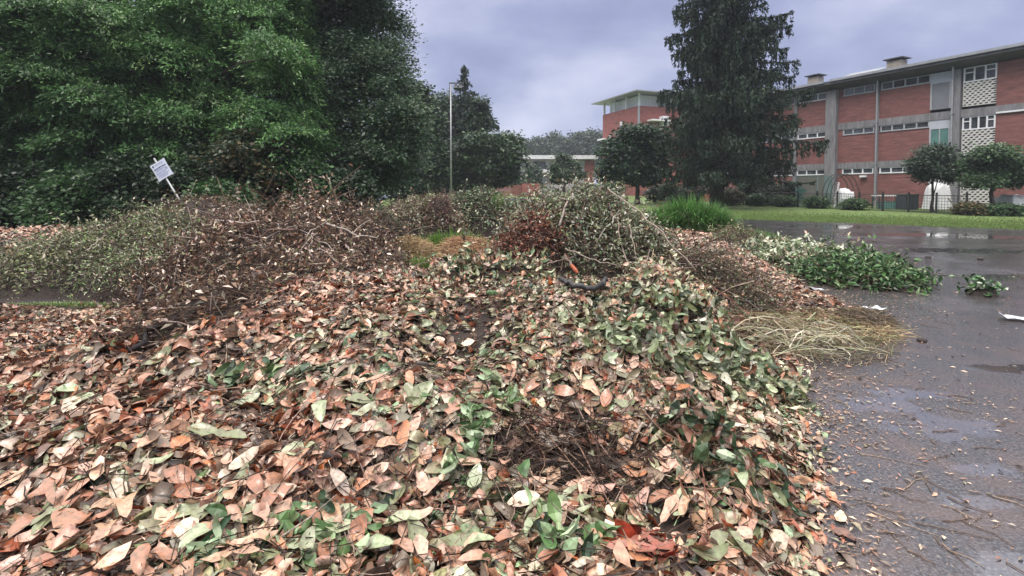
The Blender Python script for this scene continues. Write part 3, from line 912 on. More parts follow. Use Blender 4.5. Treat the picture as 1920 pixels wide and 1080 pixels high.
brush('brush_pile', 'wilted pale leaf sprigs beside the curved black hose', 'brush pile', 1.95, 6.0, 0.6, 0.5, 0.22, 0.2, 100, 900, TW_BROWN, [(2, PALE), (2, (0.36, 0.37, 0.25)), (1, OLIVE), (1, TAN)], (0.06, 0.11), 0.42, (0.3, 0.7), (0.003, 0.006), lod=0, seed=19, up=0.2)
brush('brush_pile', 'small dark green clippings between the trailing branches and the straw', 'brush pile', 2.85, 6.65, 0.55, 0.4, 0.25, 0.2, 90, 1300, TW_BROWN, [(2, DGREEN), (2, (0.10, 0.15, 0.08)), (1, (0.3, 0.33, 0.27))], (0.035, 0.08), 0.4, (0.3, 0.7), (0.003, 0.006), seed=20, up=0.2)
OLG = [(2.4, (0.30, 0.345, 0.22)), (1.8, (0.17, 0.20, 0.10)), (1.5, (0.06, 0.085, 0.045)), (1.3, (0.42, 0.42, 0.32)), (0.6, TAN), (0.6, BROWN)]
for i_, (px_, py_, rx_, ry_, h_, n1_, n2_, fo_, pal_, lab_) in enumerate([
        (1335, 850, 0.26, 0.40, 0.09, 26, 190, (0.4, -1, 0), [(3, (0.035, 0.06, 0.03)), (1.5, (0.06, 0.10, 0.04)), (1.5, (0.16, 0.17, 0.09)), (0.8, (0.36, 0.38, 0.27)), (1.5, BROWN), (0.7, TAN)], 'dark glossy laurel sprig right of the twig hollow'),
        (890, 820, 0.10, 0.22, 0.09, 6, 42, (-0.3, -1, 0), [(2, GREEN), (2, LGREEN)], 'fresh green sprig left of the twig hollow'),
        (935, 765, 0.12, 0.10, 0.08, 5, 36, (0.4, -1, 0), [(2, LGREEN), (1, GREEN), (1, PALE)], 'pale green sprig above the twig hollow'),
        (610, 1020, 0.22, 0.08, 0.07, 6, 34, (1, 0.2, 0), [(2, LGREEN), (2, GREEN)], 'fresh laurel sprig at the bottom edge of the near heap'),
        (420, 1045, 0.16, 0.07, 0.07, 5, 28, (0.3, 1, 0.2), [(2, GREEN), (1, LGREEN), (1, DGREEN)], 'laurel sprig left of the other one at the bottom edge'),
        (1060, 1040, 0.16, 0.08, 0.07, 6, 36, (-1, 0.3, 0), [(2, GREEN), (1, (0.12, 0.19, 0.07)), (1.5, LGREEN), (1, DGREEN)], 'bright green sprig beside the red leaves'),
        (480, 720, 0.16, 0.24, 0.05, 6, 34, (0.3, -1, 0), [(2, GREEN), (1, DGREEN), (2, LGREEN), (1, OLIVE)], 'green sprig half sunk in the left middle of the near heap'),
        (1290, 640, 0.6, 0.5, 0.15, 55, 540, (0.5, -0.8, 0), OLG, 'wilted olive sprigs on the right shoulder of the near heap'),
        (1395, 705, 0.42, 0.42, 0.13, 50, 480, (0.6, -0.8, 0), OLG, 'pale olive sprigs at the right foot of the near heap'),
        (1190, 635, 0.5, 0.35, 0.10, 40, 340, (0.3, -0.9, 0), OLG, 'grey green cut sprigs just below the black hose')]):
    p_ = hit(px_, py_)
    brush('laurel_sprig', lab_, 'sprig', p_[0], p_[1], rx_, ry_, h_, 0, n1_, n2_, TW_BROWN, pal_, (0.085, 0.15), 0.38, (0.2, 0.45), (0.002, 0.004), lod=0, seed=500 + i_, up=0.35, follow=fo_, spread=0.025, core=0.3)
# laurel on the right
LG = [(2.6, (0.045, 0.105, 0.035)), (2, (0.085, 0.17, 0.055)), (1.3, (0.26, 0.33, 0.19)), (1.5, (0.02, 0.05, 0.02))]
brush('brush_pile', 'heap of fresh dark green laurel branches at the edge of the wet asphalt', 'brush pile', 6.15, 9.1, 1.0, 0.85, 0.40, -0.6, 260, 4600, TW_BROWN, LG, (0.08, 0.15), 0.42, (0.4, 0.9), (0.004, 0.008), lod=1, seed=22, up=0.35, p=0.7)
brush('brush_pile', 'laurel branches with pale leaf undersides behind the dark green laurel heap', 'brush pile', 6.3, 11.0, 1.15, 1.0, 0.42, -0.6, 240, 3600, TW_BROWN, [(3.2, (0.56, 0.60, 0.46)), (2, (0.27, 0.33, 0.18)), (1.2, GREEN), (1, DGREEN), (0.8, PALE)], (0.08, 0.15), 0.42, (0.4, 0.9), (0.004, 0.008), seed=23, up=0.35)
brush('brush_pile', 'olive clippings and weeds between pink leaf bank and laurel heap', 'brush pile', 6.2, 12.8, 1.2, 0.9, 0.40, -0.6, 240, 3200, TW_BROWN, [(2, (0.12, 0.16, 0.06)), (1.5, OLIVE), (1, (0.3, 0.3, 0.2)), (1, BROWN)], (0.05, 0.11), 0.36, (0.4, 0.9), (0.003, 0.007), seed=24, up=0.3)
brush('laurel_sprig', 'single green laurel sprig lying alone on the wet asphalt', 'sprig', 7.35, 7.95, 0.22, 0.18, 0.20, 0, 16, 110, TW_BROWN, [(2, (0.06, 0.14, 0.05)), (1.2, (0.34, 0.42, 0.3)), (1, DGREEN)], (0.08, 0.15), 0.45, (0.2, 0.4), (0.003, 0.006), lod=0, seed=25, up=0.6)
# heaps further back
brush('brush_pile', 'small rounded dark green heap beside the brown twig pile', 'brush pile', -3.55, 13.2, 0.62, 0.55, 1.12, 0, 260, 3600, TW_BROWN, [(2, (0.045, 0.065, 0.035)), (2, (0.08, 0.105, 0.05)), (0.6, (0.2, 0.2, 0.14))], (0.04, 0.09), 0.3, (0.3, 0.8), (0.003, 0.006), seed=26, up=0.3)
brush('brush_pile', 'pale leaved heap of wilted shrubs behind the dry hay mound', 'brush pile', -2.45, 14.2, 1.25, 0.9, 1.10, 0, 460, 5600, TW_BROWN, [(2.3, (0.19, 0.17, 0.10)), (1.5, (0.42, 0.42, 0.31)), (1.2, (0.12, 0.14, 0.06)), (1.2, (0.26, 0.17, 0.12)), (1, (0.06, 0.07, 0.035))], (0.05, 0.11), 0.45, (0.4, 1.0), (0.003, 0.008), seed=27, up=0.35)
brush('brush_pile', 'dark purple brown twigs on the pale leaved heap', 'brush pile', -2.0, 13.9, 0.5, 0.45, 1.22, 0, 200, 1400, TW_RED, [(2, (0.12, 0.05, 0.05)), (1, (0.2, 0.12, 0.1))], (0.04, 0.08), 0.4, (0.3, 0.8), (0.003, 0.006), seed=28, up=0.35)
brush('brush_pile', 'glossy green laurel heap with pale undersides below the floodlight mast', 'brush pile', -0.95, 15.3, 1.25, 0.9, 1.40, 0, 460, 5600, TW_BROWN, [(2.4, (0.055, 0.10, 0.04)), (1.5, (0.30, 0.36, 0.24)), (1.6, (0.03, 0.055, 0.025)), (0.8, (0.16, 0.2, 0.09))], (0.06, 0.12), 0.42, (0.4, 1.0), (0.003, 0.008), seed=29, up=0.4)
brush('brush_pile', 'teal green banana-like stalks and leaves next to the glossy laurel heap', 'brush pile', 0.55, 15.6, 0.9, 0.7, 1.0, 0, 260, 3000, TW_BROWN, [(2.4, (0.035, 0.085, 0.055)), (1.0, (0.22, 0.28, 0.2)), (1.4, (0.02, 0.04, 0.025))], (0.08, 0.2), 0.28, (0.4, 1.0), (0.003, 0.009), seed=30, up=0.6)
brush('brush_pile', 'low brown heap of dry branches far behind the other piles', 'brush pile', -3.9, 21.5, 2.3, 1.2, 1.35, 0, 420, 4600, TW_RED, [(2, (0.12, 0.085, 0.05)), (1.5, (0.2, 0.13, 0.09)), (1.5, (0.1, 0.11, 0.05)), (1, (0.3, 0.25, 0.2))], (0.05, 0.11), 0.4, (0.4, 1.1), (0.004, 0.009), seed=31, up=0.3)
brush('brush_pile', 'brown green clippings heap right of the low brown heap', 'brush pile', -1.2, 20.5, 1.9, 1.1, 1.30, 0, 380, 4200, TW_RED, [(2, (0.1, 0.11, 0.055)), (1.5, (0.2, 0.16, 0.1)), (1, (0.14, 0.075, 0.06)), (1, (0.3, 0.3, 0.2))], (0.05, 0.11), 0.4, (0.4, 1.1), (0.004, 0.009), seed=32, up=0.3)
brush('brush_pile', 'olive clippings on the right flank behind the grey green mound', 'brush pile', 1.7, 11.2, 1.1, 0.8, 0.5, 0, 320, 3800, TW_RED, [(2, (0.12, 0.13, 0.07)), (1.5, (0.2, 0.16, 0.1)), (1, (0.3, 0.3, 0.2)), (1, (0.14, 0.08, 0.06))], (0.04, 0.09), 0.4, (0.4, 1.0), (0.003, 0.007), seed=33, up=0.25)
brush('brush_pile', 'dry brown litter bank with a few branches behind the sign side of the twig pile', 'brush pile', -6.6, 11.4, 1.9, 1.0, 0.34, 0, 420, 3200, TW_RED, PB, (0.04, 0.08), 0.45, (0.4, 1.1), (0.003, 0.007), seed=34, up=0.3)


# thicker cut branches caught in the piles
rb_ = np.random.default_rng(64)
for k_, (cx_, cy_, rx_, ry_, top_, cnt_, lab_, grp_) in enumerate([(-3.9, 7.6, 1.7, 0.9, 1.1, 11, 'bare cut branch caught in the brown twig pile', 'cut branches on the brown twig pile'), (1.2, 7.0, 0.9, 0.4, 1.0, 7, 'bare cut branch caught in the grey green mound', 'cut branches in the grey green mound'),
                                                                 (-6.7, 8.3, 1.4, 0.6, 0.8, 6, 'bare cut branch caught in the olive brush pile', 'cut branches in the olive brush pile')]):
    for q_ in range(cnt_):
        x_ = cx_ + rb_.uniform(-1, 1) * rx_; y_ = cy_ + rb_.uniform(-1, 1) * ry_
        par = {0: (-3.95, 8.5, 2.3, 2.15, 1.25, 0.0, 1.0), 1: (1.1, 7.75, 1.3, 0.95, 1.36, -0.1, 0.7), 2: (-6.95, 9.0, 2.0, 1.25, 0.95, 0.25, 0.7)}[k_]
        a_ = rb_.uniform(0, math.pi); L_ = rb_.uniform(0.5, 1.3); d_ = np.array([math.cos(a_), 0.5 * math.sin(a_), rb_.normal(0, 0.25)])
        pts_ = []
        for f_ in np.linspace(-0.5, 0.5, 6):
            p_ = np.array([x_, y_, 0]) + d_ * L_ * f_
            p_[2] = float(surf(p_[0], p_[1]) + dome(p_[0], p_[1], *par)) + 0.05 + 0.4 * max(0, d_[2]) * (f_ + 0.5)
            pts_.append(p_)
        pts_ = np.array(pts_); pts_[:, 2] = 0.5 * pts_[:, 2] + 0.5 * np.linspace(pts_[0, 2], pts_[-1, 2], 6) + 0.04; pts_[1:-1] += rb_.normal(0, 0.02, (4, 3))
        mb = MB(); R_ = rb_.uniform(0.009, 0.019)
        c_ = pick([(1, (0.26, 0.20, 0.17)), (1, (0.12, 0.08, 0.065)), (1, (0.36, 0.30, 0.26))], 1, rb_)[0]
        P_ = spline(pts_, 12)
        tubes(mb, (P_ - P_[0])[None], (R_ * np.linspace(1.1, 0.5, 12))[None], c_, 6)
        j_ = rb_.integers(3, 8); sd_ = unit(rb_.normal(0, 1, (1, 3)) + [[0, 0, 0.6]])[0]
        tubes(mb, (spline([P_[j_], P_[j_] + sd_ * 0.12 + d_ * 0.08, P_[j_] + sd_ * 0.2 + d_ * 0.25], 5) - P_[0])[None], (R_ * np.linspace(0.6, 0.25, 5))[None], c_, 5)
        tag(mb.build('cut_branch', M['twig'], smooth=True, loc=P_[0]), lab_, 'branch', grp_)


# hay and straw
def straw(name, label, cx, cy, rx, ry, h, n, L, cols, seed, ang=0.0, droop=0.1, R=(0.0016, 0.0032), mound=True, follow=None, jit=0.08, ak=None):
    r = np.random.default_rng(seed)
    z0 = float(surf(cx, cy))
    o3 = np.array([cx, cy, z0])
    root = thing(name, label, 'hay', (cx, cy, z0))
    c, s = math.cos(ang), math.sin(ang)
    if mound:
        mb = MB()
        xs = np.linspace(-1.05 * max(rx, ry), 1.05 * max(rx, ry), 30)
        V, F = grid_xy(xs, xs, lambda X, Y: surf(X + cx, Y + cy) - z0 + 0.9 * dome(X + cx, Y + cy, cx, cy, rx, ry, h, ang) - 0.02)
        dm = dome(V[:, 0] + cx, V[:, 1] + cy, cx, cy, rx, ry, h, ang)
        F = F[dm[F].max(1) > 0]
        us, inv = np.unique(F, return_inverse=True)
        mb.add(V[us], inv.reshape(-1, 4), np.array(cols[0][1]) * 0.6)
        mb.build('packed_middle', M['straw'], root, smooth=True)
    a = r.uniform(0, 6.283, n); q = np.sqrt(r.uniform(0, 1, n))
    u, v = q * np.cos(a) * rx, q * np.sin(a) * ry
    x, y = cx + u * c - v * s, cy + u * s + v * c
    D = r.normal(0, 1, (n, 3)) * [1, 1, 0.25]
    if follow is not None:
        D = D * 0.5 + np.asarray(follow)
    D = unit(D)
    Ls = r.uniform(*L, n)
    path = []
    bend = r.normal(0, 0.6, (n, 1)) * unit(np.cross(D, [0, 0, 1.0]))
    arch = np.abs(r.normal(0, 0.16, n)) * Ls * (ak if ak is not None else (1.0 if not mound else 0.4))
    zz = surf(x, y) + dome(x, y, cx, cy, rx, ry, h, ang) + r.uniform(0, 1, n) ** 2 * jit
    for k in range(4):
        f = k / 3 - 0.5
        pt = np.stack([x, y, zz], -1) + D * (Ls * f)[:, None] + bend * (Ls * f * f)[:, None]
        pt[:, 2] += arch * (1 - 4 * f * f)
        pt[:, 2] = np.maximum(np.minimum(pt[:, 2], zz + 0.06 + arch), surf(pt[:, 0], pt[:, 1]) + dome(pt[:, 0], pt[:, 1], cx, cy, rx, ry, h, ang) + 0.004)
        path.append(pt)
    mb = MB()
    tubes(mb, np.stack(path, 1) - o3, r.uniform(*R, n)[:, None], pick(cols, n, r, 0.3), 3)
    mb.build('stalks', M['straw'], root)
    return root


HAY = [(2, (0.34, 0.24, 0.12)), (2, (0.25, 0.17, 0.08)), (1, (0.45, 0.35, 0.2)), (0.7, (0.13, 0.1, 0.05))]
STRAWC = [(0.8, (0.33, 0.29, 0.19)), (2, (0.21, 0.165, 0.10)), (0.4, (0.52, 0.48, 0.36)), (3.2, (0.11, 0.085, 0.055)), (1, (0.15, 0.18, 0.08)), (1, (0.09, 0.06, 0.04))]
straw('hay_mound', 'smooth tan hay mound right of the brown twig pile', -1.85, 9.6, 0.5, 0.55, 0.34, 3000, (0.1, 0.35), HAY, 41, jit=0.04)
straw('hay_mound', 'small rusty straw tuft behind the leaf heap on bright grass', -0.95, 10.4, 0.5, 0.5, 0.30, 1700, (0.1, 0.4), [(2, (0.36, 0.2, 0.11)), (1, (0.45, 0.34, 0.2)), (1, (0.2, 0.1, 0.06))], 42)
straw('straw_heap', 'flattened yellow straw and long dry blades beside the near heap', 2.98, 5.4, 0.9, 0.6, 0.03, 800, (0.08, 0.4), STRAWC, 43, ang=-0.3, R=(0.0015, 0.0035), jit=0.08, mound=False, ak=0.5)
straw('straw_heap', 'thin brown straw spread towards the wet asphalt', 3.6, 5.95, 0.9, 0.6, 0.03, 1100, (0.12, 0.42), [(2, (0.3, 0.22, 0.12)), (2, (0.2, 0.15, 0.08)), (1, (0.42, 0.36, 0.22)), (1, (0.14, 0.17, 0.07)), (1, BROWN)], 44, jit=0.05, mound=False, ak=0.4)
straw('dead_stalks', 'fan of long pale dead stalks lying on the yellow straw', 2.95, 5.15, 0.6, 0.35, 0.10, 75, (0.25, 0.65), [(0.6, (0.48, 0.44, 0.34)), (1, (0.33, 0.29, 0.2)), (1, (0.24, 0.25, 0.16))], 45, R=(0.003, 0.0055), mound=False, jit=0.18)
straw('straw_heap', 'matted grey brown grass roots at the outer end of the straw', 4.3, 6.2, 0.3, 0.28, 0.12, 600, (0.1, 0.35), [(2, (0.09, 0.07, 0.05)), (1, (0.2, 0.15, 0.1))], 46)


# grass blades
def blades(mb, x, y, z, r, h, w, cols, lean=0.35):
    n = len(x)
    a = r.uniform(0, 6.283, n)
    d = np.stack([np.cos(a), np.sin(a), 0 * a], -1)
    H = r.uniform(*h, n)[:, None]; W = r.uniform(*w, n)[:, None]
    ln = (np.abs(r.normal(0, lean, n)))[:, None]
    up = np.array([0, 0, 1.0])
    b = np.stack([x, y, z], -1)
    side = np.cross(d, up)
    m = b + up * H * 0.6 + d * H * ln * 0.35
    t = b + up * H * (1 - 0.25 * ln) + d * H * ln
    V = np.stack([b - side * W / 2, b + side * W / 2, m + side * W * 0.35, m - side * W * 0.35, t], 1).reshape(-1, 3)
    i = (np.arange(n) * 5)[:, None]
    C = np.repeat(pick(cols, n, r, 0.3), 5, 0)
    base = mb.nv
    mb.add(V, i + [0, 1, 2, 3], C)
    mb.f.setdefault(3, []).append(i + [3, 2, 4] + base)


rg = np.random.default_rng(55)
GC = [(3, (0.09, 0.165, 0.036)), (2, (0.135, 0.215, 0.05)), (1, (0.15, 0.18, 0.065)), (0.6, (0.19, 0.165, 0.09))]
mb = MB()
n = 60000
s = rg.uniform(0, 1, n); d = np.abs(rg.normal(0, 5.0, n)) - 0.15
p0 = np.array([24.0, 18.2]); p1 = np.array([9.0, 32.0]); nd = unit(np.array([[0.68, 0.73]]))[0]
xy = p0 + (p1 - p0) * s[:, None] * 1.1 + nd * d[:, None]
k = xy[:, 1] < 60
xy = xy[k]
blades(mb, xy[:, 0], xy[:, 1], rise(xy[:, 0], xy[:, 1]) - 0.03, rg, (0.04, 0.11), (0.012, 0.03), GC)
# bright grass between the rear heaps and the lawn behind them
n = 26000
x = rg.uniform(-9, 9, n); y = rg.uniform(14, 40, n)
k = (np.abs(x) < y * 0.5) & ~((x > 7) & (y < 29)); x, y = x[k], y[k]
blades(mb, x, y, rise(x, y) - 0.02, rg, (0.06, 0.2), (0.012, 0.035), GC)
n = 22000
x = rg.uniform(-34, -8, n); y = rg.uniform(12.5, 26, n)
blades(mb, x, y, rise(x, y) - 0.02, rg, (0.05, 0.22), (0.012, 0.03), [(2, (0.05, 0.09, 0.025)), (1, (0.08, 0.12, 0.03))])
kind(mb.build('grass', M['grass']), 'stuff', 'short green lawn grass beyond the yard')


def tuft(name, label, cx, cy, rx, ry, n, h, cols, seed, w=(0.008, 0.02), lean=0.4, cat='grass clump'):
    r = np.random.default_rng(seed)
    a = r.uniform(0, 6.283, n); q = np.sqrt(r.uniform(0, 1, n))
    x, y = q * np.cos(a) * rx, q * np.sin(a) * ry
    z0 = float(surf(cx, cy))
    z = surf(x + cx, y + cy) - z0
    mb = MB()
    hh = (1 - 0.45 * q ** 2)
    N = len(x)
    d = np.stack([np.cos(a), np.sin(a), 0 * a], -1) + r.normal(0, 0.5, (N, 3)) * [1, 1, 0]
    d = unit(d)
    H = (r.uniform(*h, N) * hh)[:, None]
    W = r.uniform(*w, N)[:, None]
    ln = (np.abs(r.normal(lean, 0.2, N)))[:, None]
    up = np.array([0, 0, 1.0]); b = np.stack([x, y, z], -1)
    side = unit(np.cross(d, up))
    P = [b + up * H * f - up * H * ln * 0.75 * f ** 2.6 + d * H * ln * f ** 2 for f in (0, 0.4, 0.75, 1.0)]
    ws = (1, 0.9, 0.55, 0.0)
    V = np.stack([P[0] - side * W / 2, P[0] + side * W / 2, P[1] - side * W * .45, P[1] + side * W * .45, P[2] - side * W * .28, P[2] + side * W * .28, P[3]], 1).reshape(-1, 3)
    i = (np.arange(N) * 7)[:, None]
    C = np.repeat(pick(cols, N, r, 0.3), 7, 0)
    mb.add(V, np.concatenate([i + [0, 1, 3, 2], i + [2, 3, 5, 4]]), C)
    mb.f.setdefault(3, []).append(i + [4, 5, 6])
    o = mb.build(name, M['grass'], loc=(cx, cy, z0))
    return tag(o, label, cat)


TG = [(3, (0.08, 0.2, 0.045)), (2, (0.13, 0.28, 0.07)), (1, (0.045, 0.11, 0.03)), (0.8, (0.25, 0.34, 0.15))]
tuft('grass_clump', 'big rounded clump of tall fresh green grass at the end of the leaf bank', 5.75, 16.6, 1.4, 1.1, 9000, (0.8, 1.55), TG, 61, (0.014, 0.03), 0.45)
tuft('grass_clump', 'lower yellow green grass patch left of the big rounded grass clump', 5.2, 20.5, 1.0, 1.6, 5000, (0.5, 1.05), [(3, (0.12, 0.22, 0.045)), (2, (0.16, 0.25, 0.06))], 62, (0.014, 0.03), 0.3)
tuft('grass_clump', 'upright green grass tuft between leaf bank and pale laurel branches', 6.95, 14.2, 0.6, 0.5, 1500, (0.3, 0.7), TG, 63, (0.01, 0.022), 0.3)
tuft('grass_clump', 'bright green grass patch behind the tan hay mound', -1.35, 11.2, 0.95, 0.6, 3000, (0.3, 0.65), [(3, (0.10, 0.2, 0.04)), (2, (0.17, 0.26, 0.07))], 64, (0.008, 0.018), 0.3)
tuft('grass_clump', 'small bright green tuft growing in front of the tan hay mound', -1.6, 8.55, 0.28, 0.22, 420, (0.12, 0.3), [(3, (0.10, 0.2, 0.04)), (2, (0.17, 0.26, 0.07))], 65, (0.006, 0.014), 0.4)
tuft('grass_clump', 'thin green tuft beside the rust red dead branches', -0.35, 8.4, 0.3, 0.25, 360, (0.12, 0.32), [(3, (0.11, 0.18, 0.05)), (2, (0.2, 0.26, 0.09))], 66, (0.006, 0.014), 0.4)
tuft('grass_strip', 'thin strip of green grass growing in the asphalt before the olive brush pile', -6.3, 7.2, 1.1, 0.12, 900, (0.04, 0.10), [(3, (0.12, 0.2, 0.05)), (2, (0.2, 0.27, 0.1))], 67, (0.005, 0.012), 0.5)
tuft('weed_clump', 'bright green weed sprouting on top of the glossy laurel heap', -0.55, 15.2, 0.22, 0.2, 260, (1.35, 1.8), [(2, (0.15, 0.28, 0.06)), (1, (0.3, 0.38, 0.15))], 68, (0.02, 0.05), 0.2, 'weed')
tuft('weed_clump', 'green weeds at the foot of the leaning sign', -9.9, 14.6, 0.8, 0.5, 1200, (0.7, 1.3), [(2, (0.05, 0.13, 0.03)), (1, (0.09, 0.2, 0.05))], 69, (0.02, 0.045), 0.4, 'weed')


# ------------------------------------------------------------------ sticks and single pieces lying about
def stick(name, label, cat, pts, radius, col, lift=0.03, taper=0.5, k=9, group=None, sides=6, mat='twig', drop=None):
    W = []
    for q in pts:
        p = hit(q[0], q[1]) if len(q) == 2 else at(*q)
        W.append(p + np.array([0, 0, lift]))
    W = np.array(W)
    path = spline(W, k)
    o3 = path[0].copy()
    mb = MB()
    r = np.random.default_rng(abs(hash((int(pts[0][0]), int(pts[0][1])))) % 1000)
    path[1:-1] += r.normal(0, radius * 0.8, (k - 2, 3))
    tubes(mb, (path - o3)[None], (radius * np.linspace(1, taper, k))[None], col, sides)
    o = mb.build(name, M[mat], smooth=True, loc=o3)
    return tag(o, label, cat, group)


BRN = (0.13, 0.085, 0.06); GRY = (0.30, 0.25, 0.21); BLK = (0.02, 0.016, 0.018); RBR = (0.17, 0.07, 0.05)
stick('bark_strip', 'thick black rotten bark strip on the left flank of the near heap', 'bark', [(a_, b_, float(hit(250, 660)[1]) - 0.12 + c_) for a_, b_, c_ in ((208, 688, 0), (235, 662, .05), (268, 640, .15), (298, 612, .3))], 0.035, BLK, 0.0, 0.6)
stick('branch_stub', 'dark upright branch stub rising from the left flank of the heap', 'branch', [(275, 610), (268, 580, 4.9), (260, 535, 4.9)], 0.022, (0.04, 0.03, 0.03), 0.0, 0.8)
stick('branch', 'forked dark branch running up from the black bark strip', 'branch', [(262, 660), (310, 620), (350, 590), (400, 560)], 0.014, (0.06, 0.04, 0.035), 0.04)
stick('stick', 'short pale stick lying across the middle of the leaf heap', 'stick', [(1066, 668), (1090, 662), (1116, 655)], 0.011, GRY, 0.05)
stick('stick', 'stout grey stick poking from the leaves above the twig hollow', 'stick', [(1172, 836), (1205, 818), (1232, 798)], 0.012, GRY, 0.06)
stick('stick', 'dark broken twig at the bottom edge of the heap', 'stick', [(1035, 1042), (1070, 1035), (1102, 1032)], 0.008, (0.05, 0.035, 0.03), 0.07)
STEMS = [[(1035, 770), (1085, 860), (1130, 950), (1190, 1075)], [(1060, 800), (1130, 900), (1200, 1000), (1240, 1078)], [(1020, 830), (1090, 920), (1150, 1010)], [(1290, 760), (1295, 840), (1300, 900)],
         [(1230, 840), (1300, 910), (1380, 990)], [(1300, 830), (1320, 930), (1330, 1060)], [(985, 820), (1020, 880), (1010, 930)], [(1250, 800), (1290, 880), (1330, 960)], [(1190, 760), (1240, 830), (1330, 870)],
         [(940, 760), (1010, 800), (1080, 815)], [(1280, 940), (1340, 945), (1380, 925)], [(1100, 720), (1180, 745), (1260, 740)]]
for i, s_ in enumerate(STEMS):
    stick('stem', 'long thin brown stem running over the leaves round the twig hollow', 'stem', s_, 0.0042, RBR if i % 2 else (0.2, 0.12, 0.085), 0.075, 0.6, 12, 'thin stems over the near heap', 5)
# twig hollow
rh = np.random.default_rng(91)
hc = hit(1060, 858)
mb = MB()
n = 620
st = np.stack([hc[0] + rh.normal(0, 0.30, n), hc[1] + rh.normal(0, 0.17, n), np.zeros(n)], -1)
st[:, 2] = heap(st[:, 0], st[:, 1]) + rh.uniform(0.0, 0.09, n)
D = unit(rh.normal(0, 1, (n, 3)) * [1, 0.8, 0.45]); Ln = rh.uniform(0.12, 0.4, n)
sdv = unit(rh.normal(0, 1, (n, 3))) * 0.25
path = np.stack([st + D * (Ln * f)[:, None] + sdv * (Ln * f * f)[:, None] for f in (-0.5, -0.2, 0.1, 0.5)], 1)
path[..., 2] = np.maximum(path[..., 2], heap(path[..., 0], path[..., 1]) + 0.01)
tubes(mb, path - hc, (rh.uniform(0.001, 0.003, n))[:, None], pick([(2, (0.06, 0.034, 0.026)), (0.6, (0.2, 0.14, 0.11)), (3, (0.025, 0.017, 0.014))], n, rh), 3)  # twig colours darkened to paint the hollow's shade deeper
tag(mb.build('twig_tangle', M['twig'], loc=hc), 'dark tangle of fine bare twigs in the hollow of the near leaf heap', 'twig tangle')
stick('stick', 'pale bare stick lying on the reddish brown twig pile', 'stick', [(572, 447, 7.1), (595, 432, 7.25), (620, 417, 7.4)], 0.011, (0.34, 0.28, 0.24), 0.05)
stick('stick', 'pale bare stick lying on the olive brush pile', 'stick', [(160, 480, 7.9), (176, 468, 8.0), (192, 454, 8.1)], 0.012, (0.34, 0.3, 0.25), 0.08)
stick('branch', 'bare dark branch slanting out of the top of the twig pile', 'branch', [(615, 395, 8.6), (605, 383, 8.6), (598, 372, 8.6)], 0.012, BRN, 0.0)
for i, s_ in enumerate([[(1140, 358, 7.2), (1190, 395, 6.9), (1250, 452, 6.5), (1305, 512, 6.2)], [(1190, 488, 6.6), (1240, 505, 6.3), (1270, 530, 6.0), (1290, 562, 5.7)], [(1060, 470, 6.7), (1110, 490, 6.5), (1160, 505, 6.4)],
                        [(1000, 505, 6.4), (1040, 495, 6.5), (1075, 485, 6.6)], [(1180, 425, 6.7), (1190, 470, 6.5), (1200, 505, 6.4)], [(1250, 500, 6.4), (1330, 540, 6.0), (1400, 590, 5.6)]]):
    stick('branch', ['long arching grey branch on the right flank of the grey green mound', 'bent bare branch curving down right of the black hose', 'straight bare branch above the black hose',
                     'slim pale branch pointing at the rust red clump', 'thin upright branch in front of the grey green mound', 'low brown branch reaching over towards the straw'][i], 'branch', s_, 0.013 - 0.0012 * i, (0.28, 0.23, 0.19) if i != 5 else RBR, 0.03, 0.5, 14)
stick('hose', 'curved thick black hose lying in front of the grey green mound', 'hose', [(a_, b_, float(hit(1095, 548)[1]) - 0.30 + c_) for a_, b_, c_ in ((1050, 522, .2), (1066, 533, .06), (1095, 538, 0), (1122, 534, .06), (1138, 522, .2))], 0.024, (0.03, 0.03, 0.03), 0.0, 1.0, 16, sides=10, mat='hose')
stick('cut_branch', 'sawn branch with orange wood above the black hose', 'branch', [(1058, 480, 6.6), (1068, 492, 6.5), (1078, 504, 6.35)], 0.018, (0.16, 0.12, 0.1), 0.0, 1.0)
mb = MB()
tubes(mb, np.array([[at(1072, 498, 6.3), at(1080, 508, 6.2), at(1083, 512, 6.18)]]), np.array([[0.022, 0.026, 0.015]]), (0.4, 0.1, 0.03), 8)
tag(mb.build('wood_chunk', M['orange']), 'bright orange split wood end by the sawn branch', 'wood')
# twigs on asphalt
rt = np.random.default_rng(33)
for i in range(70):
    while True:
        px = rt.uniform(1480, 1915); py = rt.uniform(585, 1075)
        p = hit(px, py)
        if p[2] < 0.02 and p[0] > float(edge(p[1])) + 0.05:
            break
    L = rt.uniform(0.07, 0.28) * (1.3 if i < 12 else 1); a = rt.normal(-0.5, 0.7)
    q = np.array([[f * L * math.cos(a), f * L * math.sin(a), 0.008] for f in (-0.5, -0.2, 0.15, 0.5)])
    q[1:3, :2] += rt.normal(0, 0.06 * L, (2, 2))
    mb = MB()
    R = rt.uniform(0.0018, 0.004)
    q[:, 2] = R + 0.002
    tubes(mb, q[None], R * np.linspace(1, 0.6, 4)[None], BRN if i % 3 else (0.3, 0.22, 0.16), 5)
    if i % 3 == 0:
        tubes(mb, np.array([[q[1], q[1] + [0.3 * L * math.cos(a + 0.7), 0.3 * L * math.sin(a + 0.7), 0.004]]]), np.array([[R * 0.6, R * 0.4]]), BRN, 4)
    tag(mb.build('twig', M['twig'], loc=(p[0], p[1], 0)), 'thin broken twig lying flat on the wet asphalt', 'twig', 'twigs scattered on the asphalt')
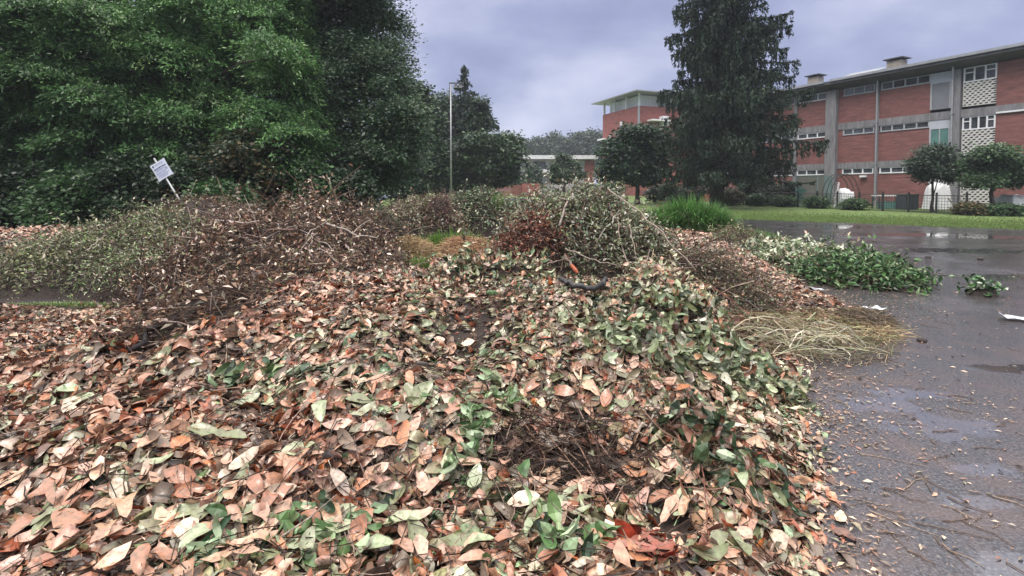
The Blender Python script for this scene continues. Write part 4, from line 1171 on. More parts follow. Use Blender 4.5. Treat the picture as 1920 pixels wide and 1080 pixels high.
for i, (px, py) in enumerate([(1838, 487), (1740, 484), (1600, 592), (1728, 640), (1480, 700)]):
    p = hit(px, py)
    mb = MB()
    r = np.random.default_rng(i + 200)
    th = np.linspace(0, 6.283, 8, endpoint=False)
    s = 0.05 + 0.02 * (i < 2)
    rings = [(1.0, 0.0), (1.1, 0.35), (0.75, 0.75), (0.2, 0.95)]
    V = np.array([[s * q * (1 + r.normal(0, 0.12)) * math.cos(t), 0.8 * s * q * (1 + r.normal(0, 0.12)) * math.sin(t), s * 0.9 * z] for q, z in rings for t in th])
    idx = np.arange(32).reshape(4, 8)
    F = np.stack([idx[:-1], np.roll(idx[:-1], -1, 1), np.roll(idx[1:], -1, 1), idx[1:]], -1).reshape(-1, 4)
    mb.add(V, F); mb.f.setdefault(8, []).append(idx[-1:])
    tag(mb.build('clod', M['stone'], smooth=True, loc=(p[0], p[1], float(surf(p[0], p[1])) - 0.002)), ['dark lump of soil far out on the wet asphalt', 'dark lump of soil on asphalt behind the laurel heap', 'dark clod at the outer end of the pink leaves', 'dark clod beyond the matted grass roots', 'dark clod by the leaf heap rim'][i], 'clod')
# paper scraps
for i, (px, py, sx, sy, a) in enumerate([(1909, 601, 0.19, 0.10, -0.5), (1640, 582, 0.12, 0.08, 0.2), (1524, 545, 0.08, 0.16, 0.5)]):
    p = hit(px, py)
    xs = np.linspace(-1, 1, 7)
    V, F = grid_xy(xs * sx, xs * sy, lambda X, Y: 0.016 + 0.012 * np.sin(X * 30 + i) * np.cos(Y * 40) + 0.05 * (np.abs(X / sx) > 0.9) * (i == 0))
    mb = MB(); mb.add(V, F)
    o = mb.build('paper_scrap', M['paper'], smooth=True, loc=(p[0], p[1], float(surf(p[0], p[1])) + 0.02)); o.rotation_euler = (0, 0, a)
    tag(o, ['pale bluish paper scrap lying out on the wet asphalt', 'crumpled white plastic scrap at the end of the straw', 'narrow pale paper strip on the pink leaf bank'][i], 'scrap')


# ------------------------------------------------------------------ leaning sign
def build_sign():
    Y = 15.0
    a = at(344, 387, Y); b = at(289, 297, Y)
    dr = unit((b - a)[None])[0]
    t = (0.0 - a[2]) / dr[2]
    base = a + dr * t
    root = thing('leaning_sign', 'small white notice board on a post leaning left before the dark trees', 'sign', base)
    tilt = math.atan2(-dr[0], dr[2])
    root.rotation_euler = (0, -tilt, 0)
    H = float(np.linalg.norm(b - base))
    mb = MB(); tubes(mb, np.array([[[0, 0, -0.15], [0, 0, H]]]), 0.026, (0.3, 0.3, 0.32), 10)
    mb.build('post', M['galv'], root, smooth=True)
    c = at(301, 320, Y)
    zc = float(np.linalg.norm(c - base)) - 0.01
    w, h = 0.245, 0.27
    off = 0.03
    mb = MB()
    # board slightly bowed with pulled corners
    n = 9
    us = np.linspace(-1, 1, n)
    U, V_ = np.meshgrid(us, us)
    pin = 1 - 0.07 * (1 - np.abs(U * V_))
    X = U * w * (1 - 0.05 * (1 - V_ ** 2)); Z = V_ * h * (1 - 0.05 * (1 - U ** 2))
    Yy = -0.035 - 0.012 * (1 - U ** 2)
    front = np.c_[X.ravel() + off, Yy.ravel(), Z.ravel() + zc]
    back = front + [0, 0.006, 0]
    i = (np.arange(n - 1)[:, None] * n + np.arange(n - 1)[None]).ravel()
    F = np.c_[i, i + 1, i + 1 + n, i + n]
    mb.add(front, F); mb.add(back, F[:, ::-1])
    bd = mb.build('notice_board', M['signface'], root, smooth=True)
    r = np.random.default_rng(4)
    # unreadable print: rows of short marks
    def row(mb, z, x0, x1, hh, gap, wmin, wmax):
        x = x0
        while x < x1:
            ww = min(r.uniform(wmin, wmax), x1 - x)
            pts = [(x, z), (x + ww, z), (x + ww, z + hh), (x, z + hh)]
            q = []
            for (xx, zz) in pts:
                yy = -0.035 - 0.012 * (1 - min(1, (xx / w) ** 2)) - 0.004
                q.append((xx + off, yy, zz + zc))
            mb.poly(q)
            x += ww + gap
    mb = MB()
    row(mb, 0.07, -0.19, 0.19, 0.032, 0.012, 0.03, 0.07)
    row(mb, -0.02, 0.12, 0.20, 0.02, 0.008, 0.02, 0.04)
    for th in range(6):
        a0, a1 = th / 6 * 6.283, (th + 1) / 6 * 6.283
        mb.poly([(-0.165 + off, -0.050, 0.19 + zc), (-0.165 + 0.028 * math.cos(a0) + off, -0.050, 0.19 + 0.028 * math.sin(a0) + zc), (-0.165 + 0.028 * math.cos(a1) + off, -0.050, 0.19 + 0.028 * math.sin(a1) + zc)])
    mb.build('bold_print', M['ink'], bd)
    mb = MB()
    for z in (0.2, 0.165):
        row(mb, z, -0.10, 0.16, 0.012, 0.008, 0.015, 0.04)
    for z, x0, x1 in ((0.03, -0.17, 0.17), (0.0, -0.17, 0.10), (-0.055, -0.19, 0.19), (-0.085, -0.19, 0.12), (-0.13, -0.16, 0.19), (-0.165, -0.18, 0.14), (-0.2, -0.12, 0.12)):
        row(mb, z, x0, x1, 0.016, 0.008, 0.012, 0.045)
    mb.build('small_print', M['inkpale'], bd)


build_sign()

# ------------------------------------------------------------------ trees


def crown_mesh(mb, lobes, nclump, per, leafL, lw, cols, r, clump=0.45, flat=0.55, droop=0.3, shell=0.72, topbias=0.25, lod=2, nup=0.75, fan=False, o3=np.zeros(3)):
    lobes = np.asarray(lobes, float)          # cx,cy,cz,rx,ry,rz
    area = (lobes[:, 3] * lobes[:, 5] + lobes[:, 4] * lobes[:, 5] + lobes[:, 3] * lobes[:, 4])
    li = r.choice(len(lobes), nclump, p=area / area.sum())
    d = r.normal(0, 1, (nclump, 3)); d[:, 2] += topbias; d = unit(d)
    q = shell + (1.05 - shell) * r.uniform(0, 1, nclump) ** 0.7
    Cc = lobes[li, :3] + d * lobes[li, 3:6] * q[:, None]
    n = nclump * per
    ci = np.repeat(np.arange(nclump), per)
    off = np.clip(r.normal(0, 1, (n, 3)), -1.5, 1.5) * [1, 1, flat] * (clump * r.uniform(0.55, 1.2, nclump))[ci][:, None]
    if fan:      # leaflets hang along outward-pointing sprays
        sp = unit(d * [1, 1, 0.25] + r.normal(0, 0.5, (nclump, 3)) * [1, 1, 0.6] + [0, 0, -droop])
        f = r.uniform(-0.5, 1.0, n)
        sd_ = unit(np.cross(sp, [0, 0, 1.0]))
        off = sp[ci] * (f * clump * 2.1)[:, None] + sd_[ci] * (r.normal(0, 0.42, n) * clump * (1.1 - 0.6 * np.clip(f, 0, 1)))[:, None] + r.normal(0, 0.07, (n, 3)) * [1, 1, 1]
        off[:, 2] -= 0.35 * clump * np.clip(f, 0, 1) ** 2
    P = Cc[ci] + off
    T = unit(off * [1, 1, 0.4] + r.normal(0, 0.5, (n, 3)) * clump + np.array([0, 0, -droop * clump]))
    N = unit(np.array([0, 0, nup]) + d[ci] * 0.45 + r.normal(0, 0.5, (n, 3)))
    L = r.uniform(0.7, 1.3, n) * leafL
    C = pick(cols, nclump, r, 0.3)[ci] * r.uniform(0.8, 1.2, (n, 1))
    leaves(mb, P - o3, T, N, L, L * lw, C, lod)


def make_tree(name, label, base, lobes, trunk_r, trunk_h, cols, nclump, per, leafL, lw=0.45, seed=0, bark=(0.09, 0.07, 0.06), group=None, cat='tree', inner=None, limbs=True, mat='foliage', lean=(0, 0), **kw):
    r = np.random.default_rng(seed)
    base = np.array([base[0], base[1], float(rise(base[0], base[1])) - 0.05])
    root = thing(name, label, cat, base, 0, group)
    mb = MB()
    K = 7
    path = np.stack([np.array([lean[0] * f + (r.normal(0, 0.05) if f else 0), lean[1] * f, trunk_h * f]) for f in np.linspace(0, 1, K)])
    tubes(mb, path[None], (trunk_r * np.array([1.35, 1.0, 0.9, 0.8, 0.7, 0.6, 0.42]))[None], bark, 9)
    lob = np.asarray(lobes, float)
    if limbs:
        for lb in lob[:18]:
            f = r.uniform(0.35, 0.95)
            s = path[int(f * (K - 1))]
            e = lb[:3] - base
            m = (s + e) / 2 + [0, 0, 0.12 * np.linalg.norm(e - s)]
            tubes(mb, spline([s, m, e], 6)[None], (trunk_r * np.linspace(0.42, 0.1, 6))[None], bark, 5)
    mb.build('trunk', M['bark'], root, smooth=True)
    mb = MB()
    crown_mesh(mb, lob, nclump, per, leafL, lw, cols, r, o3=base, **kw)
    if inner:      # deep older foliage inside
        k2 = dict(kw); k2['shell'] = 0.15; k2['fan'] = False; k2['clump'] = kw.get('clump', 0.45) * 1.2
        l2 = lob.copy(); l2[:, 3:6] *= 0.8
        crown_mesh(mb, l2, inner * 2, 12, leafL * 1.25, 0.6, cols, r, o3=base, **k2)
    mb.build('crown', M[mat], root)
    return root


def lobes_in(cx, cy, z0, z1, R, n, r, size=(0.25, 0.42), prof=None, flat=0.75, ysq=1.0):
    """n leaf masses filling a crown that is R wide between z0 and z1"""
    out = []
    for i in range(n):
        f = (i + 0.5) / n
        w = prof(f) if prof else math.sqrt(max(0.05, 1 - (2 * f - 1) ** 2)) * 0.9 + 0.1
        a = i * 2.39996 + r.uniform(-0.4, 0.4)
        q = math.sqrt(r.uniform(0.25, 1)) * R * w * 0.74
        s = R * r.uniform(*size) * (0.6 + 0.4 * w)
        out.append((cx + q * math.cos(a), cy + q * math.sin(a) * ysq, z0 + (z1 - z0) * f, s, s * ysq, s * flat))
    return out


rt = np.random.default_rng(8)
LOC = [(3, (0.085, 0.185, 0.062)), (2, (0.13, 0.26, 0.088)), (1.8, (0.045, 0.105, 0.036)), (0.9, (0.19, 0.33, 0.12))]
LOCD = [(3, (0.06, 0.13, 0.048)), (2, (0.10, 0.20, 0.066)), (1.6, (0.032, 0.075, 0.028))]
DK = [(3, (0.05, 0.095, 0.05)), (2, (0.075, 0.13, 0.065)), (1.2, (0.115, 0.17, 0.10)), (1.2, (0.026, 0.05, 0.028))]
MIDC = [(3, (0.032, 0.065, 0.032)), (2, (0.05, 0.09, 0.04)), (1, (0.075, 0.115, 0.05)), (1.4, (0.018, 0.035, 0.02))]


def px_lobes(spec, Y, r):
    """leaf masses from photograph positions: (px, py, half-width px, half-height px, depth shift, depth radius m)"""
    out = []
    for px, py, wx, wy, dY, ry in spec:
        p = at(px, py, Y + dY)
        k = (Y + dY) / FPX
        out.append((p[0], p[1], p[2], wx * k, ry, wy * k))
    return out


shelves = []
rs = np.random.default_rng(19)
for (x0, y0, w, h_) in [(80, 20, 120, 34), (230, 60, 110, 30), (390, 25, 130, 40), (480, 70, 90, 32), (330, 115, 120, 30), (150, 120, 120, 30), (450, 130, 100, 34), (250, 175, 110, 26), (380, 190, 110, 26),
                        (520, 110, 50, 30), (540, 180, 55, 24), (480, 215, 70, 22), (560, 215, 45, 20), (570, 262, 52, 24), (520, 245, 60, 22), (430, 260, 70, 22), (330, 240, 80, 20), (545, 300, 55, 22), (460, 320, 70, 26), (400, 300, 60, 20),
                        (300, 300, 80, 20), (380, 350, 60, 22), (300, -60, 220, 60), (450, -70, 120, 60), (545, 40, 35, 40)]:
    shelves.append((x0 + rs.normal(0, 12), y0 + rs.normal(0, 8), w * 0.8, h_ * rs.uniform(1.0, 1.7), rs.uniform(-2.5, 2.0), rs.uniform(1.2, 2.4)))
b = at(360, 400, 23.5)
make_tree('locust_tree', 'big bright green feathery leaved tree behind the leaning sign', (b[0], 23.5), px_lobes(shelves, 22.5, rs), 0.28, 8.0, LOC, 4600, 44, 0.16, 0.36, 101, inner=250, clump=0.42, fan=True, droop=0.35, shell=0.68, topbias=0.9, nup=1.1)
shelves = []
for (x0, y0, w, h_) in [(-60, 30, 140, 45), (40, 70, 110, 34), (-40, 130, 130, 34), (90, 150, 90, 28), (20, 200, 110, 28), (120, 215, 90, 26), (-80, 230, 120, 34), (60, 262, 100, 24), (160, 270, 70, 20), (-20, 300, 110, 26),
                        (200, 200, 60, 24), (0, -50, 200, 60), (190, 330, 80, 22), (90, 330, 80, 22)]:
    shelves.append((x0 + rs.normal(0, 12), y0 + rs.normal(0, 8), w * 0.8, h_ * rs.uniform(1.0, 1.6), rs.uniform(-2, 1.5), rs.uniform(1.2, 2.4)))
b = at(40, 400, 22.5)
make_tree('locust_tree', 'darker green spreading tree at the far left of the yard', (b[0], 22.8), px_lobes(shelves, 21.5, rs), 0.26, 8.0, LOCD, 3000, 44, 0.16, 0.36, 102, inner=200, clump=0.42, fan=True, droop=0.35, shell=0.68, topbias=0.9, nup=1.1)
# dark evergreen
ev = []
for (x0, y0, w, h_) in [(640, 20, 85, 50), (700, 60, 68, 50), (720, 120, 52, 45), (640, 110, 80, 45), (590, 60, 60, 50), (600, 160, 60, 40), (680, 180, 80, 40), (740, 170, 36, 34), (735, 225, 48, 36), (660, 245, 80, 36), (600, 230, 50, 36),
                        (760, 260, 38, 30), (700, 290, 80, 34), (750, 300, 45, 30), (620, 300, 70, 34), (660, 335, 70, 28), (720, 330, 45, 24), (570, 345, 60, 30), (680, -40, 70, 50), (600, -50, 90, 60), (660, -100, 80, 60), (765, 215, 22, 20), (700, 355, 22, 16)]:
    ev.append((x0, y0, w, h_, rs.uniform(-2, 2), rs.uniform(1.3, 2.2)))
b = at(668, 400, 27)
make_tree('evergreen_tree', 'tall dark evergreen tree with leathery leaves right of the bright feathery tree', (b[0], 27), px_lobes(ev, 26.5, rs), 0.3, 9.5, DK, 2600, 56, 0.17, 0.42, 103, inner=350, clump=0.48, flat=0.6, droop=0.1, shell=0.5, topbias=0.3, nup=0.6)
# background of the wood on the left
BACK = 'trees standing behind the big feathery tree'
for i, (px, Y, w, zt) in enumerate([(60, 32, 5.6, 16), (270, 33, 5.6, 17), (470, 34, 5.4, 16.5), (-130, 29, 5.0, 15)]):
    b = at(px, 380, Y)
    make_tree('dark_tree', ['dark tree filling the gap behind the far left tree', 'dark tree behind the middle of the feathery tree', 'dark tree behind the feathery and the evergreen tree', 'dark tree at the extreme left of the wood'][i], (b[0], Y),
              lobes_in(b[0], Y, 1.5, zt, w, 22, rs, (0.3, 0.45)), 0.3, 9, [(3, (0.018, 0.038, 0.018)), (2, (0.03, 0.055, 0.024))], 1300, 16, 0.34, 0.5, 110 + i, inner=700, clump=0.7, shell=0.4)
# undergrowth
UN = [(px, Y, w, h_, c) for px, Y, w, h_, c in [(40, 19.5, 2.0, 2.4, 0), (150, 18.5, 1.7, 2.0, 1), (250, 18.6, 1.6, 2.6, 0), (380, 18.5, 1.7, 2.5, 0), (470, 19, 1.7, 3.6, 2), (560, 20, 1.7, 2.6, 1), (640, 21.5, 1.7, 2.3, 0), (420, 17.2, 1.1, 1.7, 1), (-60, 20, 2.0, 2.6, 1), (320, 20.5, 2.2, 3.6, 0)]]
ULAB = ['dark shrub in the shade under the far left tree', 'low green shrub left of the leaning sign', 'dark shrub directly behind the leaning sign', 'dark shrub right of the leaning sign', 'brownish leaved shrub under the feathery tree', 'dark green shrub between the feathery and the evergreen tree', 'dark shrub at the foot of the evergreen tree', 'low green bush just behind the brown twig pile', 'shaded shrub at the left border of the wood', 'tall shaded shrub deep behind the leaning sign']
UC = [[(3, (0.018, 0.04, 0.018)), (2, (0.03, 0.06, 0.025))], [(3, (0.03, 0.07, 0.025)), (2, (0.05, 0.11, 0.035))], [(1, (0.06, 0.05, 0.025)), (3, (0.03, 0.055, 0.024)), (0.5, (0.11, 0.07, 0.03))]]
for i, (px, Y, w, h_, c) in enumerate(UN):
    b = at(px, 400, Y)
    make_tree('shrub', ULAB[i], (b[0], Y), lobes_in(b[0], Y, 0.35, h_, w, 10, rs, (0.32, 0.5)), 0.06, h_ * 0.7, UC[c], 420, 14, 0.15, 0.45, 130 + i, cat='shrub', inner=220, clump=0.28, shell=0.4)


# conifers with hanging sprays
def conifer(name, label, base, zt, z0, R, seed, cols, nb=110, hang=(0.3, 1.2), prof=None, trunk_r=0.34, q=(0.16, 0.05), dens=1.0, skew=0.0):
    r = np.random.default_rng(seed)
    bz = float(rise(*base)) - 0.05
    root = thing(name, label, 'tree', (base[0], base[1], bz))
    mb = MB()
    K = 9
    path = np.stack([np.array([0, 0, (zt) * f]) for f in np.linspace(0, 1, K)])
    tubes(mb, path[None], (trunk_r * np.linspace(1.15, 0.12, K))[None], (0.05, 0.04, 0.037), 9)
    P, T, N, Ls = [], [], [], []
    for i in range(nb):
        f = (i + r.uniform(0, 1)) / nb
        z = z0 + (zt - z0) * f
        L = R * (prof(f) if prof else (1 - f) ** 0.8) * r.uniform(0.62, 1.14)
        if L < 0.15:
            continue
        a = i * 2.39996 + r.normal(0, 0.25)
        L *= 1 + skew * math.cos(a)
        ds = np.array([math.cos(a), math.sin(a), 0])
        m = 12
        t = np.linspace(0, 1, m)
        rise_ = 0.10 * L
        pts = np.array([0, 0, z]) + ds * (L * t)[:, None] + np.array([0, 0, 1.0]) * (-0.52 * L * t + 0.26 * L * t ** 2.6)[:, None]
        tubes(mb, pts[None, ::2], (np.linspace(0.05, 0.012, 6) * (0.4 + L / R))[None], (0.05, 0.04, 0.037), 4)
        nh = max(4, int(L * 6.5 * dens))
        for k in range(nh):
            ft = r.uniform(0.12, 1.0)
            j = min(int(ft * (m - 1)), m - 2)
            s = pts[j] + (pts[j + 1] - pts[j]) * (ft * (m - 1) - j) + np.cross(ds, [0, 0, 1.0]) * r.normal(0, 0.22 * (1 + 0.25 * L) * (1.05 - 0.6 * ft))
            hl = r.uniform(*hang) * (1.15 - 0.7 * ft) * (0.55 + 0.45 * min(1, L / (0.6 * R)))
            nn = max(3, int(hl * 15))
            h_ = r.uniform(0, 1, nn) * hl
            pos = s + np.stack([r.normal(0, 0.045, nn), r.normal(0, 0.045, nn), -h_], -1)
            P.append(pos)
            tt = r.normal(0, 0.45, (nn, 3)) + ds * 0.25 + [0, 0, -0.9]
            T.append(tt); N.append(r.normal(0, 1, (nn, 3)) + [0, -0.3, 0.3]); Ls.append(np.full(nn, 1.0))
        # foliage along the bough
        nn = int(L * 24 * dens)
        ft = r.uniform(0.05, 1.0, nn); j = np.minimum((ft * (m - 1)).astype(int), m - 2)
        pos = pts[j] + (pts[j + 1] - pts[j]) * (ft * (m - 1) - j)[:, None] + np.cross(ds, [0, 0, 1.0]) * (r.normal(0, 0.28, nn) * (0.3 + 0.22 * L) * (1.1 - 0.8 * ft))[:, None] + r.normal(0, 0.05, (nn, 3))
        P.append(pos); T.append(ds + r.normal(0, 0.6, (nn, 3))); N.append(np.array([0, 0, 1.0]) + r.normal(0, 0.4, (nn, 3))); Ls.append(np.full(nn, 1.2))
    mb.build('trunk', M['bark'], root, smooth=True)
    P = np.concatenate(P); T = np.concatenate(T); N = np.concatenate(N); Ls = np.concatenate(Ls)
    n = len(P)
    low = z0 - 1.0 + 0.5 * wav(P[:, 0] * 1.5, P[:, 1], 2.0)
    k = P[:, 2] > low
    P, T, N, Ls = P[k], T[k], N[k], Ls[k]
    n = len(P)
    cl = 1 + 0.25 * wav(P[:, 0] * 2, P[:, 2] + P[:, 1], 2.0)
    mb = MB()
    leaves(mb, P, T, N, Ls * r.uniform(0.7, 1.3, n) * q[0], q[1] * r.uniform(0.7, 1.3, n), pick(cols, n, r, 0.3) * cl[:, None], 2)
    mb.build('crown', M['needle'], root)
    return root


SP = [(3, (0.015, 0.033, 0.02)), (2, (0.026, 0.05, 0.03)), (1, (0.009, 0.018, 0.013)), (0.5, (0.045, 0.06, 0.035))]
b = at(1343, 380, 42)
def spr(f):
    return float(np.interp(f, [0, 0.06, 0.2, 0.45, 0.75, 1.0], [0.8, 1.0, 1.0, 0.86, 0.5, 0.03]))
conifer('spruce_tree', 'tall dark weeping spruce in front of the long brick school building', (b[0], 42), 28, 3.0, 6.2, 201, SP, 150, (0.6, 2.4), spr, 0.5, (0.32, 0.10), 2.1, 0.17)
b = at(872, 380, 66)
conifer('cedar_tree', 'pointed dark conifer behind the floodlight mast', (b[0], 66), 17.2, 1.5, 5.2, 202, [(3, (0.022, 0.042, 0.03)), (2, (0.04, 0.062, 0.042))], 120, (0.3, 1.1), lambda f: float(np.interp(f, [0, 0.3, 0.62, 0.8, 1], [0.9, 1.0, 0.8, 0.3, 0.03])), 0.35, (0.42, 0.16), 0.8)

# middle distance trees
def mid_tree(label, px, Y, spec, cols, ncl, leaf, seed, trunk=0.2, name='broadleaf_tree', th=None, **kw):
    b = at(px, 370, Y)
    lob = px_lobes([(a + rs.normal(0, 0.14 * c), b_ + rs.normal(0, 0.14 * d), c * rs.uniform(0.72, 1.1), d * rs.uniform(0.72, 1.15), rs.uniform(-1, 1), c * Y / FPX * 0.9) for a, b_, c, d in spec], Y, rs)
    top = max(l[2] + l[5] for l in lob)
    kw.setdefault('clump', 0.6); kw.setdefault('shell', 0.45); kw.setdefault('inner', ncl // 3)
    return make_tree(name, label, (b[0], Y), lob, trunk, th or top * 0.62, cols, ncl, 12, leaf, 0.5, seed, **kw)


mid_tree('grey green tree just right of the tall evergreen', 790, 55, [(790, 190, 26, 34), (775, 240, 34, 40), (810, 235, 26, 44), (800, 300, 40, 40), (770, 310, 40, 34), (825, 310, 30, 40), (790, 345, 40, 16)], MIDC, 1100, 0.36, 301)
mid_tree('tree with a drooping crown left of the floodlight mast', 838, 68, [(835, 220, 24, 40), (822, 270, 26, 40), (850, 300, 30, 40), (830, 330, 34, 28)], MIDC, 800, 0.42, 302)
mid_tree('thin topped tree right of the pointed conifer', 905, 64, [(905, 215, 16, 26), (895, 240, 22, 22), (915, 230, 10, 14)], MIDC, 240, 0.4, 303)
mid_tree('broad round green tree left of the low far building', 912, 57, [(900, 268, 40, 26), (870, 300, 40, 28), (935, 275, 34, 26), (950, 300, 28, 26), (910, 315, 48, 26), (952, 325, 22, 16), (880, 335, 34, 16), (930, 338, 34, 12)], MIDC, 1500, 0.36, 304)
mid_tree('small round dark tree in front of the low far building', 1058, 66, [(1058, 298, 16, 9), (1042, 316, 15, 10), (1074, 314, 17, 10), (1060, 325, 28, 11), (1050, 336, 24, 8), (1088, 331, 8, 7)], MIDC, 520, 0.3, 305, clump=0.4)
mid_tree('dark umbrella shaped tree left of the tall spruce', 1196, 50, [(1192, 252, 36, 16), (1166, 280, 30, 22), (1215, 268, 34, 26), (1148, 310, 18, 16), (1180, 310, 44, 24), (1225, 305, 28, 28), (1150, 330, 34, 12), (1210, 330, 34, 12)], [(3, (0.02, 0.05, 0.026)), (2, (0.035, 0.075, 0.035)), (1, (0.06, 0.1, 0.055)), (1, (0.014, 0.03, 0.018))], 1400, 0.34, 306, trunk=0.22)
mid_tree('small dark tree before the teal netted doors of the school', 1748, 36.5, [(1752, 290, 30, 15), (1732, 306, 24, 15), (1772, 308, 26, 16), (1750, 322, 36, 14), (1728, 330, 18, 10), (1776, 332, 20, 10)], [(3, (0.03, 0.055, 0.035)), (2, (0.05, 0.08, 0.05))], 650, 0.17, 307, trunk=0.1, clump=0.35)
mid_tree('bushy light green tree by the lattice screens', 1860, 33.5, [(1860, 290, 36, 16), (1830, 312, 32, 16), (1890, 308, 34, 18), (1860, 325, 48, 16), (1840, 340, 30, 10), (1890, 338, 34, 12), (1925, 325, 22, 16)], [(3, (0.045, 0.09, 0.04)), (2, (0.075, 0.14, 0.06)), (1.2, (0.13, 0.2, 0.10)), (1, (0.025, 0.05, 0.025))], 1000, 0.2, 308, trunk=0.14, clump=0.35)
# trees beyond, left of the mast
for i, (px, Y, top, w) in enumerate([(745, 85, 300, 40), (700, 95, 290, 40), (990, 95, 330, 20), (760, 60, 310, 28)]):
    mid_tree(['pale grey tree down the far road', 'tree closing the far road on the left', 'small far tree left of the low building', 'slim tree beside the far road'][i], px, Y, [(px, top, w * 0.7, 24), (px - w * 0.4, top + 26, w * 0.6, 22), (px + w * 0.4, top + 24, w * 0.6, 22), (px, top + 46, w, 16)], MIDC, 420, 0.5, 320 + i, clump=0.8)
# far wooded skyline, each crown its own tree
FARL = 'trees on the far misty skyline'
for i, (px, top, w) in enumerate([(985, 262, 26), (1012, 258, 22), (1040, 252, 28), (1066, 262, 24), (1088, 252, 26), (1112, 248, 24), (1136, 256, 26), (1000, 275, 30), (1075, 270, 30), (960, 270, 24), (1160, 262, 30), (935, 275, 30)]):
    mid_tree(['bluish', 'grey', 'dim'][i % 3] + ' misty tree on the far skyline behind the low building', px, 190 + 6 * (i % 3), [(px, top + 8, w * 0.55, 10), (px - w * 0.4, top + 20, w * 0.5, 12), (px + w * 0.4, top + 18, w * 0.5, 12), (px, top + 34, w * 0.9, 18), (px, top + 58, w, 24)], [(3, (0.03, 0.05, 0.035)), (2, (0.05, 0.075, 0.04))], 330, 1.1, 340 + i, name='far_tree', clump=1.7, group=FARL + ' ' + ['bluish', 'grey', 'dim'][i % 3])

# ------------------------------------------------------------------ school building
FO = np.array([32.6, 46.0])
FD = np.array([0.49, -1.0]) / math.hypot(0.49, 1)


def U(px):
    k = (px - 960) / FPX
    t = (FO[0] - FO[1] * k) / (k + 0.49)
    return -1.1136 * t


